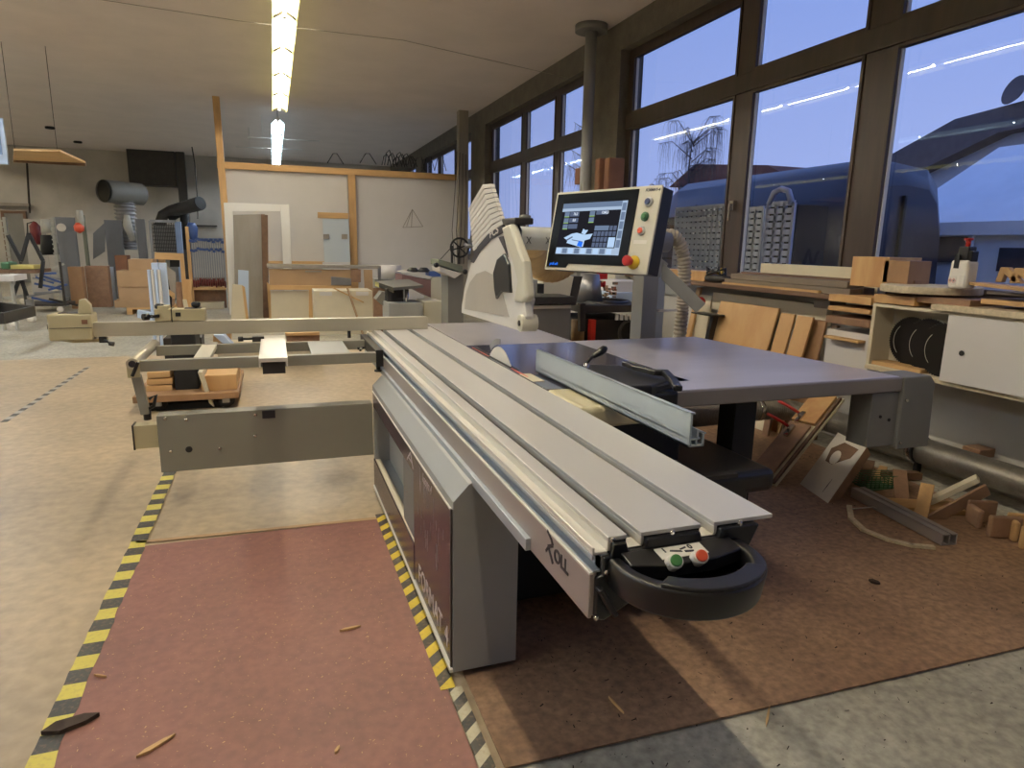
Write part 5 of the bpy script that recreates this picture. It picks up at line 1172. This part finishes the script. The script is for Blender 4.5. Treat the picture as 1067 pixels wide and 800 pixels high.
solid('wall_rail',B(at(-5,210,y=25.8).x,at(30,210,y=25.8).x,25.75,25.95,at(0,214,y=25.8).z,at(0,211,y=25.8).z),'grey_wood','long thin shelf rail on the rear wall above the door','rail')
solid('wall_rail',B(at(205,235,y=25.8).x,at(226,235,y=25.8).x,25.75,25.95,at(215,236,y=25.8).z,at(215,234.5,y=25.8).z),'dark_steel','dark thin rail on the rear wall by the timber post','rail')
# hanging board under the ceiling at left
y=12.5; t = thing('hanging_board','light brown panel hung flat below the ceiling at left','hanging panel',(at(45,160,y=y).x,y,at(45,168,y=y).z))
m = MB(); zz=at(14,167,y=y).z; p0=at(14,167,y=y); p1=at(89,170,y=y); p2=at(62,154,z=zz+.05); p3=at(14,153,z=zz+.05); m.prism([p0,p1,V((p2.x,p2.y,zz)),V((p3.x,p3.y,zz))],(0,0,.03)); m.build('panel','pine_x',t); B(p0.x,p1.x,y-.02,y+.02,zz-.03,zz+.05).build('edge','dark_wood',t)
for px in (16,60): MB().tube([at(px,160,y=y),V((at(px,160,y=y).x,y,CH))],.004,5).build('hanger_wire','cable',t)
q=at(-2,145,y=11.5); t = thing('hanging_sign','blue and white board hanging at the left edge below the ceiling','hanging panel',(q.x,11.5,q.z-.35)); B(q.x-.25,q.x+.08,11.5,11.55,q.z-.33,q.z+.28).build('board','white_film',t); B(q.x-.2,q.x+.03,11.49,11.5,q.z-.2,q.z+.1).build('blue_field','blue_light',t); MB().tube([V((q.x,11.52,q.z+.28)),V((q.x,11.52,CH))],.004,5).build('hanger_wire','cable',t)
for (px,py,lb) in ((52,132,'left'),(81,147,'right')):
    q=at(px,py,z=CH); m=MB(); m.tube([(q.x+.09*math.cos(k*PI/6),q.y+.09*math.sin(k*PI/6),CH-.03) for k in range(12)],.03,6,closed=True); solid('ceiling_hook',m,'black_matt','small dark round fitting on the ceiling, %s one'%lb,'ceiling fitting')
# big duct T
y=19.5; t = thing('ventilation_duct','grey spiral duct tee standing above the sheet rack','duct',(at(128,230,y=y).x,y,0)); c=at(128,205,y=y)
hr = .27; zc2=at(128,201,y=y).z; 
MB().cyl((at(113,201,y=y).x,y-.5,zc2),(at(144,201,y=y).x,y+.3,zc2),hr,seg=26,caps=False).build('horizontal_duct','machine_mid',t); 
m=MB(); m.cyl((at(113,201,y=y).x-.005,y-.503,zc2),(at(113,201,y=y).x+.01,y-.49,zc2),hr*.97,seg=26); m.build('opening','black_matt',t)
m=MB(); m.cyl((at(144,201,y=y).x-.02,y+.29,zc2),(at(144,201,y=y).x+.04,y+.32,zc2),hr,seg=26); m.build('end_cap','dark_steel',t)
hose([(c.x+.02,y,zc2-.2),(c.x+.02,y,zc2-.9),(c.x+.02,y,1.2)],.25,'vertical_duct','steel','steel',t,.08,24)
# angled duct right
y=20; t = thing('angled_duct','dark slanted duct with hanging cords near the timber post','duct',(at(190,225,y=y).x,y,0))
MB().tube([at(166,236,y=y),at(170,224,y=y),at(178,220,y=y),at(208,212,y=y-.6)],[.14,.14,.15,.18],16).build('duct','dark_steel',t); MB().tube([at(176,228,y=y),at(192,224,y=y),at(194,260,y=y)],.12,12).build('lower_duct','black_matt',t)
m=MB(); m.cyl(at(208.2,211.8,y=y-.62),at(209,211.5,y=y-.64),.17,seg=20); m.build('mouth','black_matt',t)
m=MB(); m.tube([at(200,153,y=y),at(203,170,y=y),at(206,210,y=y-.6),at(206,228,y=y-.6)],.016,5); m.build('cord','cable',t)
# grey sheet rack group
y=18.0; 
def rack_post(px0,px1,py0,py1,y,n,mt,lab,side=1):
    t = thing('panel_rack',lab,'rack',(at((px0+px1)/2,py1,y=y).x,y,0)); a=at(px0,py0,y=y); b=at(px1,py1,y=y); zb2=max(.10,0); 
    B(a.x,a.x+.06,y,y+.08,.1,a.z).build('upright',mt,t)
    for k in range(n):
        z=.35+(a.z-.45)*k/(n-1); B(a.x+.06,b.x+.1,y,y+.05,z,z+.03).build('arm',mt,t)
    B(a.x-.15,b.x+.25,y-.3,y-.2,.10,.16).build('foot_bar',mt,t); B(a.x-.05,a.x+.05,y-.2,y+.5,.10,.16).build('foot_bar',mt,t)
    for dx in (-.1,.25): MB().lathe([(.02,0),(.06,.01),(.06,.04),(.02,.05)],(a.x+dx,y-.2,.062),(0,-1,0),14).build('caster','label_white',t)
    return t
rack_post(52,57,226,322,17,16,'rack_white','white rack upright with short arms left of the grey metal plate')
rack_post(84,92,224,322,17.2,18,'green_grey','green grey rack upright with many arms right of the grey plate')
rack_post(140,148,228,300,18.5,14,'rack_white','rack upright with arms between the two blue grey sheets')
rack_post(2,5,226,300,18,12,'rack_white','white rack upright at the left edge of the photo')
def ysolid(px0,py0,px1,py1,y,dep,name,m,lab,cat,bevel=.004,floor=False):
    a=at(px0,py0,y=y); b=at(px1,py1,y=y); return solid(name,B(a.x,b.x,y,y+dep,0 if floor else b.z,a.z),m,lab,cat,None,bevel)
pl = ysolid(57,226,83,279,17.6,.08,'metal_plate','rack_grey','large grey metal plate with a round sticker behind the racks','plate',.004,True)
m=MB(); c=at(64,237,y=17.59); m.cyl((c.x,17.58,c.z),(c.x,17.595,c.z),.09,seg=20); sk=m.build('round_sticker','label_white',None); sk.parent=pl; sk.location=sk.location-pl.location
ysolid(85,225,94,315,17.7,.3,'rack_cabinet','green_grey','narrow green grey cabinet behind the armed upright','cabinet',.004,True)
ysolid(108,229,133,300,19.0,.06,'grey_sheet','rack_grey','wide grey metal sheet left of the duct','sheet',.004,True)
m=MB(); m.prism([at(*p,y=19.0) for p in ((97,243),(109,232),(109,262),(97,270))],(0,.05,0)); solid('grey_sheet',m,'rack_grey','angled grey sheet with a white label beside the green cabinet','sheet')
ysolid(141,228,157,300,18.2,.06,'grey_sheet','rack_grey','narrow blue grey sheet standing before the duct','sheet',.004,True)
# wire cage
y=18; t = thing('wire_cage','grey wire mesh cage panel beside the blue grey sheet','cage',(at(173,250,y=y).x,y,0)); a=at(156,230,y=y); b=at(186,262,y=y)
m=MB()
for k in range(17): x_=a.x+(b.x-a.x)*k/16; m.box(x_-.008,x_+.008,y,y+.01,b.z,a.z)
for k in range(9): z_2=b.z+(a.z-b.z)*k/8; m.box(a.x,b.x,y,y+.01,z_2-.008,z_2+.008)
m.build('mesh','dark_steel',t); m=MB(); m.box(a.x,b.x,y-.02,y+.04,a.z-.03,a.z+.03); m.box(a.x-.03,a.x+.03,y-.02,y+.04,0,a.z); m.build('frame','steel',t); B(b.x-.03,b.x+.1,y-.02,y+.1,0,a.z).build('corner_post','blue_light',t)
B(a.x,b.x,y+.5,y+.55,0,a.z-.1).build('back_panel','machine_mid',t)
# clamps
y=15.9; t = thing('clamp_rack','timber rack holding the hanging clamps left of the partition post','rack',(at(212,300,y=y).x,y,0))
B(at(193,240,y=y).x,at(196.5,240,y=y).x,y,y+.08,0,at(195,236,y=y).z).build('post','pine',t); B(at(233,240,y=y).x,at(236.5,240,y=y).x,y,y+.08,0,at(235,236,y=y).z).build('post','pine',t); B(at(197,249,y=y).x,at(233,249,y=y).x,y+.1,y+.14,at(215,251,y=y).z,at(215,248,y=y).z).build('hanging_rail','blue_light',t)
B(at(197,300,y=y).x,at(235,300,y=y).x,y,y+.3,at(215,302,y=y).z,at(215,299,y=y).z).build('shelf','pine_x',t); B(at(197,310,y=y).x,at(235,310,y=y).x,y+.3,y+.34,0,at(215,290,y=y).z).build('back_board','brown_wood',t)
B(at(198,316,y=y).x,at(233,316,y=y).x,y,y+.25,at(215,322,y=y).z,at(215,315,y=y).z).build('lower_shelf','cream_board',t)
proto=None
cl_n = 15
for k in range(cl_n):
    px = 199+k*2.35; q=at(px,252,y=y+.05); 
    if proto is None:
        cp_ = thing('bar_clamp','','clamp',(q.x,y+.05,q.z-1.0),'bar clamps on the rack'); x_=q.x; zt3=q.z
        B(x_-.012,x_+.012,y+.04,y+.06,zt3-.95,zt3+.06).build('bar','steel',cp_); B(x_-.03,x_+.03,y-.02,y+.07,zt3,zt3+.05).build('fixed_jaw','blue_paint',cp_); B(x_-.025,x_+.025,y-.02,y+.07,zt3-.2,zt3-.15).build('sliding_jaw','blue_paint',cp_); MB().cyl((x_,y,zt3-.95),(x_,y,zt3-.80),.016,seg=8).build('handle','dull_red',cp_); proto=cp_; c_3=cp_
    else: c_3=dup(proto); c_3.location=(q.x,y+.05,proto.location.z+random.uniform(-.03,.05))
    c_3['label']='steel bar clamp with red handle hanging on the timber rack, %s from the left' % (ordn[k] if k else 'first')
# boxes and pallet
y=15.0
ysolid(121,282,158,299,y,.6,'cardboard_box','cardboard','upper wide cardboard box of the pair on the pallet','box'); ysolid(123,299,158,314,y+.02,.6,'cardboard_box','cardboard','lower cardboard box standing on the pallet','box'); ysolid(133,270,160,282,y+.1,.5,'cardboard_box','cardboard','open cardboard box lying on top of the wide box','box')
a=at(131,314,y=y); t=thing('pallet','wooden pallet under the cardboard boxes','pallet',(a.x+.4,y,0)); B(a.x,a.x+1.0,y,y+.8,.10,.14).build('deck','pine_x',t)
for dx in (0,.45,.9): B(a.x+dx,a.x+dx+.1,y,y+.8,0,.10).build('block','pine_x',t)
B(a.x-.2,a.x+.8,y,y+.6,.14,at(130,313,y=y).z).build('spacer','cardboard',t)
ysolid(119,266,133,278,17,.4,'brown_crate','brown_box','reddish brown crate standing behind the cardboard boxes','crate',.01,True)
for i,(p0,p1) in enumerate(((70,88),(88,115))):
    ysolid(p0,278 if i==0 else 277,p1,309,16.4+i*.3,.25,'board_stack','ply_dark' if i==0 else 'brown_wood',('left' if i==0 else 'right')+' brown veneered board stack standing behind the fence end stop','board stack',.01,True)
ysolid(114,278,121,308,17.2,.05,'white_film_board','white_film','narrow bluish board right of the brown board stacks','board',.003,True)
# white profiles bundle
y=10.5; t = thing('window_profiles','bundle of white plastic profiles standing behind the fence stop','profile bundle',(at(163,330,y=y).x,y,0))
for k,(p0,p1,py,mt) in enumerate(((153,156.5,281,'white_film'),(156.5,160,281,'white_board'),(160,163.5,281,'white_film'),(163.5,167,281,'white_board'),(156,164,274,'white_film'),(164,172,274,'white_film'))):
    a=at(p0,py,y=y); b=at(p1,py,y=y); B(a.x,b.x-.006,y+.0+(.1 if py<280 else 0),y+.08+(.1 if py<280 else 0),0,a.z).build('profile',mt,t,.003)
m=MB(); m.prism([at(*p,y=y-.15) for p in ((143,323),(160,326),(158,334),(143,331))],(0,.1,0)); m.build('loose_profile','white_film',t)
# wooden frames beside
y=11.5; t = thing('wooden_frame','rough pale timber frame standing right of the white profiles','frame',(at(175,300,y=y).x,y,0))
lean([(161,263),(188,264),(188,271),(161,270)],'top_board','pine_x',t,y,.05); lean([(187,264),(191,264),(197,335),(192,335)],'post','pine',t,y,.05); lean([(165,270),(172,270),(172,282),(165,278)],'brace','cardboard',t,y+.05,.05); lean([(172,276),(183,284),(183,310),(179,310)],'board','grey_wood',t,y+.02,.04); lean([(171,298),(182,306),(182,312),(171,303)],'cross_brace','pine_x',t,y-.02,.03); lean([(177,271),(187,271),(187,278),(177,278)],'gap_shade','black_matt',t,y+.1,.02); lean([(172,284),(179,290),(179,335),(172,335)],'dark_sheet','black_matt',t,y+.12,.03)  # black piece under the top board paints the shade of a gap
lean([(183,294),(189,294),(193,335),(185,335)],'brown_lath','brown_wood',None,11.3,.04,.003,'brown lath standing before the rough timber frame','lath'); lean([(189,291),(199,291),(200,335),(194,335)],'curved_board','orange_grain',None,11.2,.04,.003,'light orange board leaning right of the timber frame','board'); lean([(190,312),(194,312),(203,335),(196,335)],'white_lath','cream_board',None,11.0,.04,.003,'short white lath sloping at the foot of the orange board','lath')
# trestle table left
y=13.5; t = thing('trestle_table','black steel trestles carrying a board with packages at far left','trestle table',(at(15,320,y=y).x,y,0))
tz2=at(20,281,y=y).z; B(at(-30,281,y=y).x,at(38,281,y=y).x,y,y+.8,tz2-.06,tz2).build('top','dark_wood',t)
for (p0,p1,p2) in ((8,18,28),):
    pass
m=MB(); 
for A_,B_ in (((8,245),(22,272)),((30,243),(22,272)),((30,243),(45,272)),((22,285),(14,308)),((20,285),(28,308)),((45,272),(42,300))): MB().bar(at(*A_,y=y+.2),at(*B_,y=y+.2),.05,.05).build('leg','black_matt',t)
ysolid(0,273,10,280.5,y,.4,'green_bag','green_plastic2','green package lying on the trestle table','package',.02); ysolid(10,276,36,280.5,y+.05,.4,'yellow_package','dull_yellow','flat yellowish package on the trestle table','package',.01)
t = thing('side_table','white table with a pale leg at the left edge before the trestles','table',(at(3,290,y=12.6).x,12.6,0)); slab(-8,287,15,293,12.6,.6).build('table_top','white_board',t,.004); B(at(8,300,y=12.6).x,at(10,300,y=12.6).x,12.7,12.8,0,at(8,293,y=12.6).z).build('leg','rack_white',t); B(at(-6,300,y=12.6).x,at(-4,300,y=12.6).x,12.7,12.8,0,at(8,293,y=12.6).z).build('leg','rack_white',t)

# fire extinguisher
y=18.6; c=at(37,242,y=y); t = thing('fire_extinguisher','red fire extinguisher mounted on a pale board at left','fire extinguisher',(c.x,y,c.z-.35)); MB().lathe([(.08,0),(.11,.03),(.11,.42),(.05,.5),(.03,.52)],(c.x,y,c.z-.28),(0,0,1),20).build('cylinder','dull_red',t); MB().tube([(c.x,y,c.z+.24),(c.x-.14,y,c.z+.2),(c.x-.16,y,c.z-.02),(c.x-.05,y-.05,c.z-.2)],.015,6).build('hose','black_plastic',t)
t = solid('pale_board',B(at(24,228,y=18.9).x,at(45,228,y=18.9).x,18.9,18.95,0,at(30,228,y=18.9).z),'rear_paint','pale upright board carrying the fire extinguisher','board')
m=MB(); q=at(49,240,y=18.3); m.tube([q+V((0,0,.25)),q+V((.02,0,-.05))],[.10,.14],10); solid('hanging_bag',m,'rack_white','whitish cloth hung between extinguisher and rack upright','cloth'); m=MB(); m.tube([q+V((0,0,-.1)),q+V((.02,0,-.55))],[.14,.20],10); solid('hanging_bag',m,'black_matt','dark bag hung below the whitish cloth','bag')
q=at(83,243,y=16.9); m=MB(); m.lathe([(.01,0),(.09,.05),(.10,.15),(.05,.22)],q,(0,0,1),14); solid('orange_ear_muffs',m,'orange_plastic','orange ear protector hung on the armed upright','ear protector')
q=at(84,230,y=16.9); m=MB(); m.tube([q+V((0,0,.22)),q,q+V((.03,0,-.12))],[.06,.07,.03],8); solid('hanging_glove',m,'rack_white','white glove hung above the orange ear protector','glove')
q=at(133,235,y=18.3); m=MB(); m.tube([q+V((0,0,.25)),q,q+V((.08,0,-.35))],[.06,.1,.06],8); solid('hanging_cloth',m,'rack_white','white cloth hung on the rack before the duct','cloth')
q=at(200,238,y=16); m=MB(); m.tube([q+V((0,0,.12)),q,q+V((.02,0,-.3))],[.07,.12,.06],8); solid('hanging_jacket',m,'blue_paint','dark blue cloth hung at the top of the clamp rack','cloth')
# metal odds on trolley
y=15.7; t = thing('scrap_trolley','low trolley piled with metal parts between the trestle and the board stacks','trolley',(at(45,310,y=y).x,y,0)); a=at(25,312,y=y); b=at(68,312,y=y); B(a.x,b.x,y,y+.7,.12,.17).build('deck','dark_steel',t)
for k in range(14):
    x_=random.uniform(a.x,b.x-.3); z_2=random.uniform(.2,.8); MB().bar((x_,y+.2,z_2),(x_+random.uniform(.2,.5),y+.3,z_2+random.uniform(-.15,.2)),.05,.04).build('metal_part',random.choice(['steel','dark_steel','blue_paint','rack_white']),t)
MB().lathe([(.02,0),(.06,.01),(.06,.04),(.02,.05)],(a.x+.1,y,.06),(0,-1,0),14).build('caster','label_white',t); MB().lathe([(.02,0),(.06,.01),(.06,.04),(.02,.05)],(b.x-.1,y,.06),(0,-1,0),14).build('caster','label_white',t)
B(a.x,a.x+.04,y,y+.04,.17,1.0).build('post','dark_steel',t); B(b.x-.04,b.x,y,y+.04,.17,1.0).build('post','dark_steel',t)
# dolly at left edge
y=10.9; t = thing('dolly','black framed dolly with white casters at the left edge','dolly',(at(0,340,y=y).x,y,0)); zz=at(15,326,y=y).z
p = [at(-40,323,z=zz),at(2,332,z=zz),at(35,324,z=zz),at(2,320,z=zz)]
for i in range(4): MB().bar(p[i],p[(i+1)%4],.05,.14).build('rail','dark_steel',t)
for px,py in ((16,337),(34,333)):
    q=at(px,py,y=y); q=at(px,py+3,z=.0); MB().lathe([(.02,0),(.07,.01),(.07,.05),(.02,.06)],(q.x,q.y,.07),(0,-1,0),18).build('caster','white_plastic',t); B(q.x-.05,q.x+.05,q.y-.05,q.y+.05,.14,zz-.05).build('caster_fork','steel',t)
# ------------------------------------------------------------------ light and colour
w = bpy.data.worlds.new('sky'); SC.world = w; w.use_nodes = True; N = w.node_tree.nodes; L = w.node_tree.links
bg = N['Background']; tc = N.new('ShaderNodeTexCoord'); sx = N.new('ShaderNodeSeparateXYZ'); L.new(tc.outputs['Generated'], sx.inputs[0])
cr = N.new('ShaderNodeValToRGB'); L.new(sx.outputs['Z'], cr.inputs[0]); cr.color_ramp.elements[0].position = 0; cr.color_ramp.elements[0].color = srgb(166,182,236)
cr.color_ramp.elements[1].position = .5; cr.color_ramp.elements[1].color = srgb(118,150,228)
L.new(cr.outputs[0], bg.inputs['Color']); bg.inputs['Strength'].default_value = 1.1
vs = SC.view_settings; vs.view_transform = 'Standard'; vs.look = 'None'; vs.gamma = 1; vs.exposure = 0; vs.use_curve_mapping = False
SC.cycles.max_bounces = 8; SC.cycles.diffuse_bounces = 4
